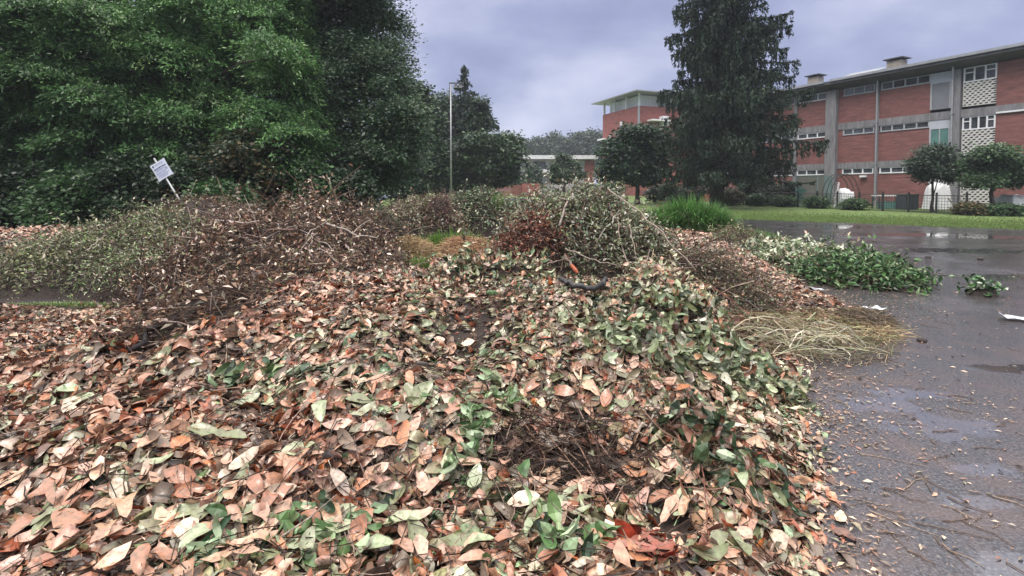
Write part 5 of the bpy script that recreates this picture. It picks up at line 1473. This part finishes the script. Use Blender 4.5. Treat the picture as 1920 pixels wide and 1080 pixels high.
def build_school():
    root = thing('school_building', 'long three storey brick school building with concrete frame at the right', 'building', (FO[0], FO[1], 0), math.atan2(FD[1], FD[0]))
    uL, uR = U(1455) - 8, U(1920) + 9
    fl = [(-0.4, 3.05, 3.6), (4.15, 6.72, 7.28), (7.9, 10.38, 11.1)]     # brick bottom, window bottom, window top (beam above)
    cols = [(U(1490), 0.35, 0.18), (U(1559), 1.0, 0.42), (U(1642), 0.24, 0.12), (U(1789), 0.55, 0.2)]
    u1, u2, u3, u4 = [c[0] for c in cols]
    # brick walls
    mb = MB()
    for (a, wb, wt) in fl:
        mb.box(uL, U(1739), 0.0, 0.3, a, wb)
        mb.box(U(1862), uR, 0.0, 0.3, a, {fl[0][2]: 3.6, fl[1][2]: 7.28, fl[2][2]: 11.1}[wt])
        mb.box(u2 + 0.5, U(1578), 0.003, 0.3, wb, wt)
    mb.box(uL, uR, 11.5, 11.8, -0.4, 11.1)
    mb.box(uL, uL + 0.3, 0.3, 11.5, -0.4, 11.1)
    mb.box(uR - 0.3, uR, 0.3, 11.5, -0.4, 11.1)
    mb.build('brick_wall', M['brick'], root)
    mb = MB(); mb.box(uL + 0.4, uR - 0.4, 0.6, 0.7, 0, 11.0); mb.build('shade_backing', M['holeshade'], root)  # dark sheet added behind the openings, its colour stands for shade indoors
    for (u, w, pr) in cols:
        mb = MB(); mb.box(u - w / 2, u + w / 2, -pr, 0.31, -0.4, 11.1); mb.build('column', M['concrete'], root)
    for z0, z1 in ((3.6, 4.15), (7.28, 7.9)):
        mb = MB()
        e = [uL] + [x for c in cols for x in (c[0] - c[1] / 2, c[0] + c[1] / 2)] + [uR]
        for i in range(0, len(e), 2):
            mb.box(e[i], e[i + 1], -0.06, 0.32, z0, z1)
        mb.build('floor_beam', M['concrete'], root)
    # ribbon windows

    def ribbon(ua, ub, z0, z1, n, mat, sub=None):
        mb = MB()
        t = 0.07
        mb.box(ua, ub, -0.07, 0.12, z0, z0 + 0.10)
        mb.box(ua, ub, -0.02, 0.12, z1 - t, z1)
        for i in range(n + 1):
            x = ua + (ub - ua) * i / n
            lo = x - 0.05 if 0 < i < n else (x if i == 0 else x - 0.1)
            mb.box(lo, lo + 0.1, -0.02, 0.12, z0 + 0.10, z1 - t)
        if sub:
            for i in sub:
                xa = ua + (ub - ua) * i / n + 0.05; xb = ua + (ub - ua) * (i + 1) / n - 0.05
                zz = z0 + (z1 - z0) * 0.62
                mb.box(xa, xb, -0.015, 0.115, zz, zz + 0.07)
        f = mb.build('window', mat, root)
        mb = MB()
        for i in range(n):
            xa = ua + (ub - ua) * i / n; xb = ua + (ub - ua) * (i + 1) / n
            mb.box(xa + 0.051, xb - 0.051, 0.05, 0.07, z0 + 0.101, z1 - t - 0.001)
        mb.build('pane', M['glass'], f)
    for k, (a, wb, wt) in enumerate(fl):
        m = M['whiteframe'] if k == 0 else M['greyframe']
        ribbon(uL + 0.3, u1 - 0.2, wb, wt, 7, m)
        ribbon(u1 + 0.2, u2 - 0.5, wb, wt, 3, M['whiteframe'])
        ribbon(U(1578), u3 - 0.25, wb, wt, 3, m)
        ribbon(u3 + 0.25, U(1739), wb, wt, 4, m)
    # stair bay panels
    a, b_ = U(1739), u4 - 0.38
    for z0, z1, z2, mt in ((8.15, 10.25, 11.1, 'shutter'), (4.3, 6.55, 7.28, 'tealglass'), (0.1, 2.9, 3.6, 'plastic')):
        mb = MB()
        n = 22 if mt == 'shutter' else 2
        for i in range(n):
            mb.box(a + 0.14, b_ - 0.14, 0.0 + 0.012 * (i % 2), 0.25, z0 + (z1 - z0) * i / n, z0 + (z1 - z0) * (i + 1) / n)
        mb.build('roller_shutter' if mt == 'shutter' else 'door_sheet', M[mt], root)
        mb = MB(); mb.box(a, b_, -0.02, 0.25, z1, z2); mb.build('pale_panel', M['panel'], root)
        mb = MB(); mb.box(a, a + 0.13, -0.03, 0.25, z0, z1); mb.box(b_ - 0.13, b_, -0.03, 0.25, z0, z1)
        if mt == 'tealglass':
            mb.box((a + b_) / 2 - 0.04, (a + b_) / 2 + 0.04, -0.02, -0.003, z0, z1)
        mb.build('door_frame', M['greyframe'], root)
    # large windows over lattice block screens
    a, b_ = u4 + 0.38, U(1862)
    for zs, zw, zt in ((0.6, 2.55, 3.6), (4.3, 6.25, 7.28), (8.1, 9.95, 11.1)):
        ribbon(a, b_, zw, zt, 4 if zw < 9 else 3, M['whiteframe'], sub=(0, 2) if zw > 9 else (0, 3))
        mb = MB()
        rows = 11
        hh = (zw - zs) / rows
        for r_ in range(rows):
            z = zs + r_ * hh
            mb.box(a, b_, -0.05, 0.08, z, z + hh * 0.42)
            x = a + (0.0 if r_ % 2 else 0.17)
            mb.box(a, a + 0.06, -0.05, 0.08, z + hh * 0.42, z + hh)
            while x < b_ - 0.25:
                mb.add([(x, -0.05, z + hh * .42), (x + .16, -0.05, z + hh * .42), (x + .16, .08, z + hh * .42), (x, .08, z + hh * .42), (x + .06, -0.05, z + hh), (x + .22, -0.05, z + hh), (x + .22, .08, z + hh), (x + .06, .08, z + hh)],
                       [(0, 1, 5, 4), (1, 2, 6, 5), (2, 3, 7, 6), (3, 0, 4, 7)])
                x += 0.34
        mb.build('lattice_screen', M['lattice'], root)
    mb = MB(); mb.box(a, b_, 0.0, 0.25, -0.4, 0.6); mb.build('plinth', M['chimney'], root)
    # roof: thin slab with deep dark eave and gutter
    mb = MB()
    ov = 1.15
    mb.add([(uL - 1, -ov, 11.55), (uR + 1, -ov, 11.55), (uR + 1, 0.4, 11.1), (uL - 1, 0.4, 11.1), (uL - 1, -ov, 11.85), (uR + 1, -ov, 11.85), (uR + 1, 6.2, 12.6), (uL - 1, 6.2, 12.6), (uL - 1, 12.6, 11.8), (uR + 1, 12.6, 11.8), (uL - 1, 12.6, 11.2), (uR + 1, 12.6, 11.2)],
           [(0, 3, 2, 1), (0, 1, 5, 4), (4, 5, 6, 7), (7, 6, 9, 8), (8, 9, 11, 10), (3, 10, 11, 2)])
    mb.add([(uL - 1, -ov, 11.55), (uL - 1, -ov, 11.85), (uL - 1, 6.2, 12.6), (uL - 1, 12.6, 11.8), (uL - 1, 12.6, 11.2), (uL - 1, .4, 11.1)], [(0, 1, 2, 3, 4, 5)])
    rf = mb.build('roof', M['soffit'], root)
    mb = MB(); mb.box(uL - 1, U(1560) - 0.3, -ov - 0.12, -ov - 0.003, 11.74, 11.95); mb.box(U(1560) + 0.3, uR + 1, -ov - 0.12, -ov - 0.003, 11.78, 11.99)
    mb.build('gutter', M['metalroof'], rf)
    for px, w in ((1507, 1.05), (1657, 1.15)):
        u = U(px); mb = MB()
        mb.box(u - w / 2, u + w / 2, 1.0, 2.0, 11.9, 13.05)
        c = mb.build('chimney', M['chimney'], rf)
        mb = MB(); mb.box(u - w / 2 - 0.22, u + w / 2 + 0.22, 0.8, 2.2, 13.18, 13.27)
        for sx in (-1, 1):
            mb.box(u + sx * (w / 2 - 0.15) - 0.08, u + sx * (w / 2 - 0.15) + 0.08, 1.1, 1.9, 13.05, 13.18)
        mb.build('chimney_cap', M['soffit'], c)
    # ribbed metal skylight strip between the chimneys
    mb = MB()
    a, b_ = U(1572), U(1636)
    mb.add([(a, -0.6, 12.0), (b_, -0.6, 12.0), (b_, 1.6, 12.75), (a, 1.6, 12.75)], [(0, 1, 2, 3)])
    for i in range(10):
        x = a + (b_ - a) * i / 9
        mb.add([(x, -0.6, 12.01), (x + .08, -0.6, 12.01), (x + .08, 1.6, 12.80), (x, 1.6, 12.80)], [(0, 1, 2, 3)])
    mb.build('roof_sheet', M['metalroof'], rf)
    mb = MB(); tubes(mb, np.array([[[U(1909), 0.6, 12], [U(1909), 0.6, 13.5]]]), 0.12, (.3, .3, .3), 8); mb.build('vent_pipe', M['galv'], rf, smooth=True)
    # downpipes
    for u, z0, pr in ((u3 + 0.02, 0.9, 0.12), (u4 - 0.2, 4.0, 0.2)):
        mb = MB(); tubes(mb, np.array([[[u, -pr - 0.09, z0], [u, -pr - 0.09, 11.4]]]), 0.075, (.3, .3, .3), 8)
        for z in (3.9, 7.6):
            if z > z0:
                mb.box(u - 0.12, u + 0.12, -pr - 0.18, -pr - 0.002, z, z + 0.1)
        mb.build('downpipe', M['galv'], root, smooth=False)
    # wall lamp over the garden
    mb = MB(); mb.box(U(1620) - 0.25, U(1620) + 0.25, -0.35, -0.02, 2.75, 2.92); mb.build('wall_lamp', M['whiteframe'], root)
    # concrete ledge capping the right brick wall
    mb = MB(); mb.box(U(1864), uR, -0.14, -0.065, 7.3, 7.42); mb.build('ledge', M['whiteframe'], root)


build_school()


def build_tower():
    # corner at px 1197, left face recedes
    Y0 = 85.0
    c = at(1197, 300, Y0)
    dl = np.array([-0.375, 1.0]); dl /= np.linalg.norm(dl)
    ang = math.atan2(dl[1], dl[0]) - math.pi / 2          # local +y runs along the left face
    root = thing('brick_tower_block', 'tall red brick block with white pillared top storey left of the spruce', 'building', (c[0], Y0, 0), ang)
    z = lambda py: float(at(1197, py, Y0)[2])
    D, Wd = 11.5, 22.0
    mb = MB(); mb.box(0, Wd, 0, D, -0.5, z(198)); mb.build('brick_wall', M['brickfar'], root)
    mb = MB(); mb.box(-0.12, 0.14, -0.12, 0.14, 0, z(198)); mb.build('corner_pipe', M['galv'], root)
    mb = MB(); mb.box(0.8, Wd, 0.8, D - 1.2, z(198), z(176)); mb.build('top_storey', M['plastic'], root)
    zt = z(174)
    for (px_, py_) in [(0.15, 0.15), (0.15, 3.9), (0.15, 7.6), (0.15, D - 0.3), (4.2, 0.15), (5.6, 0.15), (9, 0.15), (13, 0.15)]:
        mb = MB(); mb.box(px_ - 0.15, px_ + 0.15, py_ - 0.15, py_ + 0.15, z(198), zt); mb.build('pillar', M['whiteframe'], root)
    mb = MB(); mb.box(4.4, 5.2, 0.74, 0.9, z(197), z(178)); mb.box(9.2, 12, 0.74, 0.9, z(195), z(180)); mb.build('window', M['glass'], root)
    mb = MB()
    e = 1.6
    a, b_ = (-e, -e), (Wd + e, D + e)
    zr = z(158)
    mb.add([(a[0], a[1], zt), (b_[0], a[1], zt), (b_[0], b_[1], zt), (a[0], b_[1], zt), (a[0], a[1], zt + .18), (b_[0], a[1], zt + .18), (b_[0], b_[1], zt + .18), (a[0], b_[1], zt + .18), (4, D / 2, zr), (Wd - 4, D / 2, zr)],
           [(0, 3, 2, 1), (0, 1, 5, 4), (1, 2, 6, 5), (2, 3, 7, 6), (3, 0, 4, 7), (4, 5, 9, 8), (6, 7, 8, 9)])
    mb.f.setdefault(3, []).extend([np.array([[5, 6, 9]]), np.array([[7, 4, 8]])])
    mb.build('roof', M['metalroof'], root)
    for (yy, zz) in ((5.2, 234), (0, 0)):
        if yy:
            mb = MB(); mb.box(-0.08, 0.05, yy - 0.35, yy + 0.35, z(236), z(221)); f = mb.build('window', M['whiteframe'], root)
            mb = MB(); mb.box(-0.1, -0.085, yy - 0.2, yy + 0.2, z(234), z(230)); mb.build('pane', M['glass'], f)
    mb = MB(); mb.box(-0.25, -0.003, 8.6, 8.85, z(262), z(243)); mb.box(-0.9, -0.003, 9.5, 12.0, z(252), z(249)); mb.build('balcony_ledge', M['whiteframe'], root)
    mb = MB(); mb.box(1.6, 5.4, -1.5, -0.003, z(227), z(224)); mb.box(4.0, 5.2, -1.0, -0.003, z(235), z(216.5)); mb.build('entrance_canopy', M['whiteframe'], root)
    mb = MB(); mb.box(5.4, 9.5, -1.3, -0.003, z(232), z(229)); mb.build('entrance_canopy', M['whiteframe'], root)


build_tower()


def build_low():
    Y0 = 100.0
    root = thing('low_building', 'low two storey building with white flat roof in the far middle', 'building', (0, 0, 0))
    X = lambda px: float(at(px, 300, Y0)[0]); z = lambda py: float(at(1000, py, Y0)[2])
    mb = MB(); mb.box(X(978), X(1096), Y0, Y0 + 12, 0, z(300)); mb.build('rendered_wall', M['render'], root)
    mb = MB(); mb.box(X(1096) + .01, X(1114), Y0 - 0.4, Y0 + 12, 0, z(301)); mb.build('brick_end_wall', M['brickfar'], root)
    mb = MB(); mb.box(X(974), X(1119), Y0 - 1.5, Y0 + 13, z(299), z(292)); mb.build('roof', M['plastic'], root)
    mb = MB(); mb.box(X(1000), X(1023), Y0 - 0.05, Y0 + 0.3, z(317), z(303)); mb.build('window', M['glass'], root)
    mb = MB(); mb.box(X(989), X(991), Y0 - 0.05, Y0 + 0.3, z(312), z(305)); mb.box(X(992.5), X(995), Y0 - 0.05, Y0 + 0.3, z(312), z(305)); mb.build('window', M['glass'], root)
    mb = MB(); mb.box(X(998), X(1030), Y0 - 1.4, Y0 - 0.05, z(324), z(318)); mb.build('balcony', M['whiteframe'], root)
    mb = MB(); mb.box(X(1086), X(1095), Y0 - 0.06, Y0 + .2, z(325), z(304)); mb.build('window', M['panel'], root)
    mb = MB(); mb.box(X(1000), X(1050), Y0 - 0.05, Y0 + 0.3, z(345), z(332)); mb.build('ground_floor_glazing', M['panel'], root)
    mb = MB(); mb.box(X(985), X(1018), Y0 - 3.5, Y0 - 0.06, 0, z(345)); mb.build('brick_porch', M['brickfar'], root)
    mb = MB(); mb.box(X(975), X(990), Y0 - 3, Y0 - 0.06, z(345), z(339)); mb.build('white_parapet', M['plastic'], root)
    # board fence
    Yb = 85
    Xb = lambda px: float(at(px, 300, Yb)[0])
    mb = MB()
    for i in range(46):
        a = Xb(918) + (Xb(978) - Xb(918)) * i / 46
        mb.box(a, a + 0.1, Yb + 0.02 * (i % 2), Yb + 0.05 + 0.02 * (i % 2), 0.2, float(at(950, 346 + (i % 3) * 0.4, Yb)[2]))
    o = mb.build('board_fence', M['fencewood']); tag(o, 'dark red board fence left of the low far building', 'fence')
    mb = MB(); mb.box(Xb(978) + .03, Xb(1012), Yb - 0.2, Yb + 0.1, 0, float(at(950, 344, Yb)[2])); tag(mb.build('garden_wall', M['brickfar']), 'short red brick wall beside the board fence', 'wall')
    # people-height pale railings
    mb = MB()
    for i in range(30):
        a = float(at(1010 + i * 2.0, 350, 78)[0]); mb.box(a, a + 0.07, 78, 78.05, 0.3, float(at(1010, 353, 78)[2]))
    mb.box(float(at(1008, 350, 78)[0]), float(at(1072, 350, 78)[0]), 77.97, 78.0, 1.4, 1.5)
    tag(mb.build('railing', M['galv']), 'grey railing on the lawn before the low far building', 'railing')
    mb = MB(); p = at(945, 368, 60); mb.box(p[0] - 3.4, p[0] + 3.2, 59.8, 60.6, 0.3, 0.62); 
    tag(mb.build('concrete_kerb', M['plastic']), 'pale low concrete edge on the far lawn', 'kerb')


build_low()


# ------------------------------------------------------------------ floodlight mast
def build_mast():
    Y = 52.0
    b = at(846, 372, Y); t = at(845, 157, Y)
    gz = float(rise(b[0], Y))
    root = thing('floodlight_mast', 'tall thin grey floodlight mast with a short crossbar on the lawn', 'mast', (b[0], Y, gz))
    H = t[2] - gz
    mb = MB(); tubes(mb, np.array([[[0, 0, 0], [0, 0, H * 0.5], [0, 0, H]]]), np.array([[0.10, 0.085, 0.06]]), (.3, .3, .3), 10)
    mb.build('pole', M['galv'], root, smooth=True)
    mb = MB(); mb.box(-0.15, 1.3, -0.06, 0.06, H, H + 0.12); mb.box(-0.12, -0.06, -0.04, 0.04, H - 1.2, H); mb.box(-0.06, 1.05, -0.04, 0.04, H - 0.95, H - 0.9); mb.build('crossbar', M['soffit'], root)
    for x in (0.5, 1.0):
        mb = MB()
        mb.add([(x - .2, -.25, H - .45), (x + .2, -.25, H - .45), (x + .2, -.05, H - .6), (x - .2, -.05, H - .6), (x - .14, 0.1, H - .02), (x + .14, 0.1, H - .02), (x + .14, .16, H - .1), (x - .14, .16, H - .1)],
               [(0, 3, 2, 1), (0, 1, 5, 4), (1, 2, 6, 5), (2, 3, 7, 6), (3, 0, 4, 7), (4, 5, 6, 7)])
        mb.build('floodlight', M['soffit'], root)


build_mast()


# ------------------------------------------------------------------ garden in front of the school
def build_fence():
    a = np.array([*at(1375, 386, 50)[:2]]); b = np.array([*at(1812, 402, 33.4)[:2]])
    L = float(np.linalg.norm(b - a)); d = (b - a) / L
    root = thing('garden_fence', 'dark wire garden fence with thin posts along the lawn', 'fence', (a[0], a[1], float(rise(*a))), math.atan2(d[1], d[0]))
    gz = lambda s: float(rise(*(a + d * s)) - rise(*a))
    n = 11
    for i in range(n + 1):
        s = L * i / n
        mb = MB(); mb.box(s - 0.05, s + 0.05, -0.05, 0.05, gz(s) - 0.1, gz(s) + 1.4); mb.build('post', M['wire'], root)
    mb = MB()
    m = int(L / 0.17)
    P = np.array([[[L * i / m, 0, gz(L * i / m)], [L * i / m, 0, gz(L * i / m) + 1.2]] for i in range(m + 1)])
    tubes(mb, P, 0.013, (.03, .03, .03), 3)
    P = np.array([[[0, 0, gz(0) + z], [L / 2, 0, gz(L / 2) + z], [L, 0, gz(L) + z]] for z in (0.03, 0.2, 0.4, 0.6, 0.8, 1.0, 1.2)])
    R = np.where(np.arange(7) % 6 == 0, 0.03, 0.012)
    tubes(mb, P, np.repeat(R[:, None], 3, 1), (.03, .03, .03), 3)
    mb.build('wire_mesh', M['wire'], root)


build_fence()


def hoop(name, label, px0, px1, ytop, Y, r=0.03):
    a, b_ = at(px0, 383, Y), at(px1, 383, Y); zt = at(px0, ytop, Y)[2]
    z0 = float(rise(a[0], Y))
    th = np.linspace(0, math.pi, 22)
    c = (a + b_) / 2; w = (b_[0] - a[0]) / 2
    P = np.stack([-np.cos(th) * w, 0 * th, np.sin(th) ** 0.8 * (zt - z0)], -1)
    root = thing(name, label, 'tunnel frame', (c[0], Y, z0))
    for k in range(3):
        mb = MB(); tubes(mb, (P + [0.18 * k, 0.9 * k, 0])[None], r, (.1, .1, .1), 6); mb.build('hoop', M['wire'], root, smooth=True)
    mb = MB(); tubes(mb, np.array([[[0, 0, zt - z0], [0.36, 1.8, zt - z0]]]), r * 0.8, (.1, .1, .1), 6); mb.build('ridge_bar', M['wire'], root)


hoop('tunnel_frame', 'arched bare hoop frame of a garden tunnel by the brick wall', 1556, 1612, 326, 42.5)


def net(name, label, px0, px1, py0, Y, dep=2.2, cat='net'):
    a, b_ = at(px0, 385, Y), at(px1, 385, Y); z0 = float(rise(a[0], Y)); zt = at(px0, py0, Y)[2] - z0
    root = thing(name, label, cat, (a[0], Y, z0))
    w = b_[0] - a[0]
    mb = MB()
    for sx in (0, w):
        for sy in (0, dep):
            mb.box(sx - 0.03, sx + 0.03, sy - 0.03, sy + 0.03, 0, zt)
    mb.build('frame', M['galv'], root)
    mb = MB()
    s = 0.055; wd = 0.014
    for i in range(int(w / s)):
        mb.box(i * s, i * s + wd, -0.045, -0.04, 0.02, zt)
    for i in range(int(zt / s)):
        mb.box(0, w, -0.052, -0.047, i * s, i * s + wd)
    for i in range(int(w / s)):
        mb.box(i * s, i * s + wd, -0.04, dep, zt + 0.032, zt + 0.036)
    mb.build('netting', M['teal'], root)


net('net_cage', 'teal netted garden cage right of the spruce', 1492, 1560, 330, 44.5)


def drape(name, label, px, py_top, wpx, Y, dep, seed, cat='cover', base_py=385):
    c = at(px, base_py, Y); zt = at(px, py_top, Y)[2]; z0 = float(rise(c[0], Y)); h_ = zt - z0
    w = wpx * Y / FPX / 2
    r = np.random.default_rng(seed)
    n = 22
    us = np.linspace(-1, 1, n)
    X, Y_ = np.meshgrid(us, us)
    d = np.maximum(np.abs(X), np.abs(Y_))
    Z = h_ * (1 - sm(0.72, 1.0, d)) * (0.85 + 0.15 * wav(X * 2 + seed, Y_ * 2, 2)) + 0.03 * wav(X * 9, Y_ * 9 + seed, 2) * (d < 0.97)
    V = np.c_[(X * w * (1 + 0.06 * wav(X, Y_, 5))).ravel(), (Y_ * dep / 2).ravel(), np.maximum(Z, 0.0).ravel()]
    i = (np.arange(n - 1)[:, None] * n + np.arange(n - 1)[None]).ravel()
    mb = MB(); mb.add(V, np.c_[i, i + 1, i + 1 + n, i + n])
    return tag(mb.build(name, M['plastic'], smooth=True, loc=(c[0], Y, z0)), label, cat)


drape('tarpaulin', 'white tarpaulin heap at the right end of the garden', 1902, 361, 62, 34.5, 2.0, 3)
drape('tarpaulin', 'tall white plastic cover by the school door behind the small dark tree', 1757, 336, 38, 40.5, 1.2, 5)
drape('plastic_cover', 'low white plastic sheet under the tunnel hoops', 1583, 350, 28, 42.8, 1.2, 7)


def box_thing(name, label, cat, px0, px1, py0, Y, dep, mat, legs=False):
    a, b_ = at(px0, 385, Y), at(px1, 385, Y); z0 = float(rise(a[0], Y)); h_ = at(px0, py0, Y)[2] - z0; w = b_[0] - a[0]
    root = thing(name, label, cat, (a[0], Y, z0))
    if legs:
        mb = MB(); mb.box(-0.05, w + 0.05, -0.05, dep + 0.05, h_ - 0.08, h_); mb.build('table_top', M[mat], root)
        for sx in (0.0, w - 0.07):
            for sy in (0.0, dep - 0.07):
                mb = MB(); mb.box(sx, sx + 0.07, sy, sy + 0.07, 0, h_ - 0.08); mb.build('leg', M['wire'], root)
        mb = MB(); mb.box(0.3, w - 0.3, 0.15, dep - 0.1, 0.0, h_ * 0.55); mb.build('green_crate', M['tealglass'], root)
    else:
        mb = MB(); mb.box(0, w, 0, dep, 0, h_ - 0.1); mb.build('body', M[mat], root)
        mb = MB(); mb.box(-0.04, w + 0.04, -0.04, dep + 0.04, h_ - 0.1, h_); mb.build('lid', M['wire'], root)
        mb = MB()
        for i in range(7):
            mb.box(w * (i + 0.3) / 7, w * (i + 0.6) / 7, -0.025, -0.003, 0.06, h_ - 0.14)
        mb.build('rib', M['wire'], root)


box_thing('garden_table', 'white topped garden table against the brick wall', 'table', 1648, 1694, 366, 40.5, 0.8, 'plastic', True)
box_thing('compost_bin', 'dark slatted compost bin right of the white garden table', 'bin', 1698, 1722, 364, 39.5, 1.0, 'bin')
o = stick('plank', 'pale plank leaning by the lattice screens', 'plank', [(1778, 372, 37.5), (1784, 380, 37), (1790, 388, 36.5)], 0.06, (0.55, 0.5, 0.42), 0.0, 1.0, 4, sides=4)
o = stick('plank', 'grey board leaning inside the tunnel hoops', 'plank', [(1560, 386, 42), (1566, 365, 42.2), (1573, 342, 42.4)], 0.09, (0.32, 0.3, 0.3), 0.0, 1.0, 4, sides=4)

GB_ = [(px, Y, w, h_, c, lab) for px, Y, w, h_, c, lab in [
    (1400, 49, 1.6, 2.4, 0, 'leafy garden shrub right of the spruce trunk'), (1440, 48, 1.7, 2.1, 1, 'flowering pale garden shrub behind the wire fence'), (1478, 47, 1.5, 2.3, 0, 'dark garden shrub next to the net cage'),
    (1530, 42, 0.9, 0.9, 2, 'low vegetable plants inside the net cage'), (1470, 44.5, 0.8, 0.8, 2, 'low green plants along the fence foot'), (1600, 39.5, 0.9, 0.7, 2, 'low green plants under the tunnel hoops'),
    (1420, 46, 0.9, 1.0, 2, 'low leafy plants behind the fence corner'),
    (1300, 50, 1.7, 2.6, 1, 'shrub left of the spruce trunk'), (1258, 52, 1.7, 2.4, 2, 'light green shrub between umbrella tree and spruce'), (1228, 54, 1.2, 1.9, 0, 'small shrub behind the umbrella tree trunk'),
    (1150, 56, 2.0, 2.6, 2, 'rounded shrub behind the tall grey green mound'), (1100, 60, 2.0, 2.2, 1, 'far shrub between the mound and the low building'), (1273, 45, 1.0, 1.0, 0, 'low dark bush in front of the brick garden wall'),
    (1820, 33, 0.8, 0.6, 3, 'yellowish flowering plant at the end of the garden fence'), (1890, 32, 0.9, 0.5, 2, 'low weeds in front of the white tarpaulin'), (1365, 47, 1.3, 1.6, 3, 'reddish brown shrub at the spruce foot')]]
GCOL = [[(3, (0.025, 0.05, 0.03)), (2, (0.045, 0.08, 0.045))], [(3, (0.05, 0.085, 0.05)), (1, (0.3, 0.33, 0.3)), (2, (0.03, 0.06, 0.035))], [(3, (0.05, 0.10, 0.04)), (2, (0.08, 0.14, 0.06))], [(2, (0.09, 0.10, 0.045)), (1, (0.18, 0.12, 0.06)), (1, (0.06, 0.08, 0.03))]]
for i, (px, Y, w, h_, c, lab) in enumerate(GB_):
    b = at(px, 385, Y)
    g0 = float(rise(b[0], Y))
    make_tree('shrub', lab, (b[0], Y), lobes_in(b[0], Y, g0 + 0.2, g0 + h_ * 0.85, w * 0.9, 9, rs, (0.32, 0.5)), 0.05, h_ * 0.6, GCOL[c], 260, 13, 0.17, 0.5, 400 + i, cat='shrub', inner=60, clump=0.26, shell=0.4)
# low brick garden wall behind the shrubs left of the spruce
mb = MB(); p, q = at(1225, 370, 58), at(1345, 370, 58)
mb.box(p[0], q[0], 58, 58.3, 0, 3.0)
tag(mb.build('brick_garden_wall', M['brickfar']), 'red brick garden wall glimpsed behind the shrubs by the spruce', 'wall')

# ------------------------------------------------------------------ misty air
mb = MB(); mb.box(-420, 420, -60, 420, -1.2, 45)
m, T = new_mat('mist')
out = T.n('ShaderNodeOutputMaterial')
vs = T.n('ShaderNodeVolumePrincipled')
vs.inputs['Color'].default_value = (0.80, 0.85, 1.0, 1)
vs.inputs['Density'].default_value = 0.0005
T.l(vs, 0, out, 'Volume')
kind(mb.build('haze', m), 'stuff')
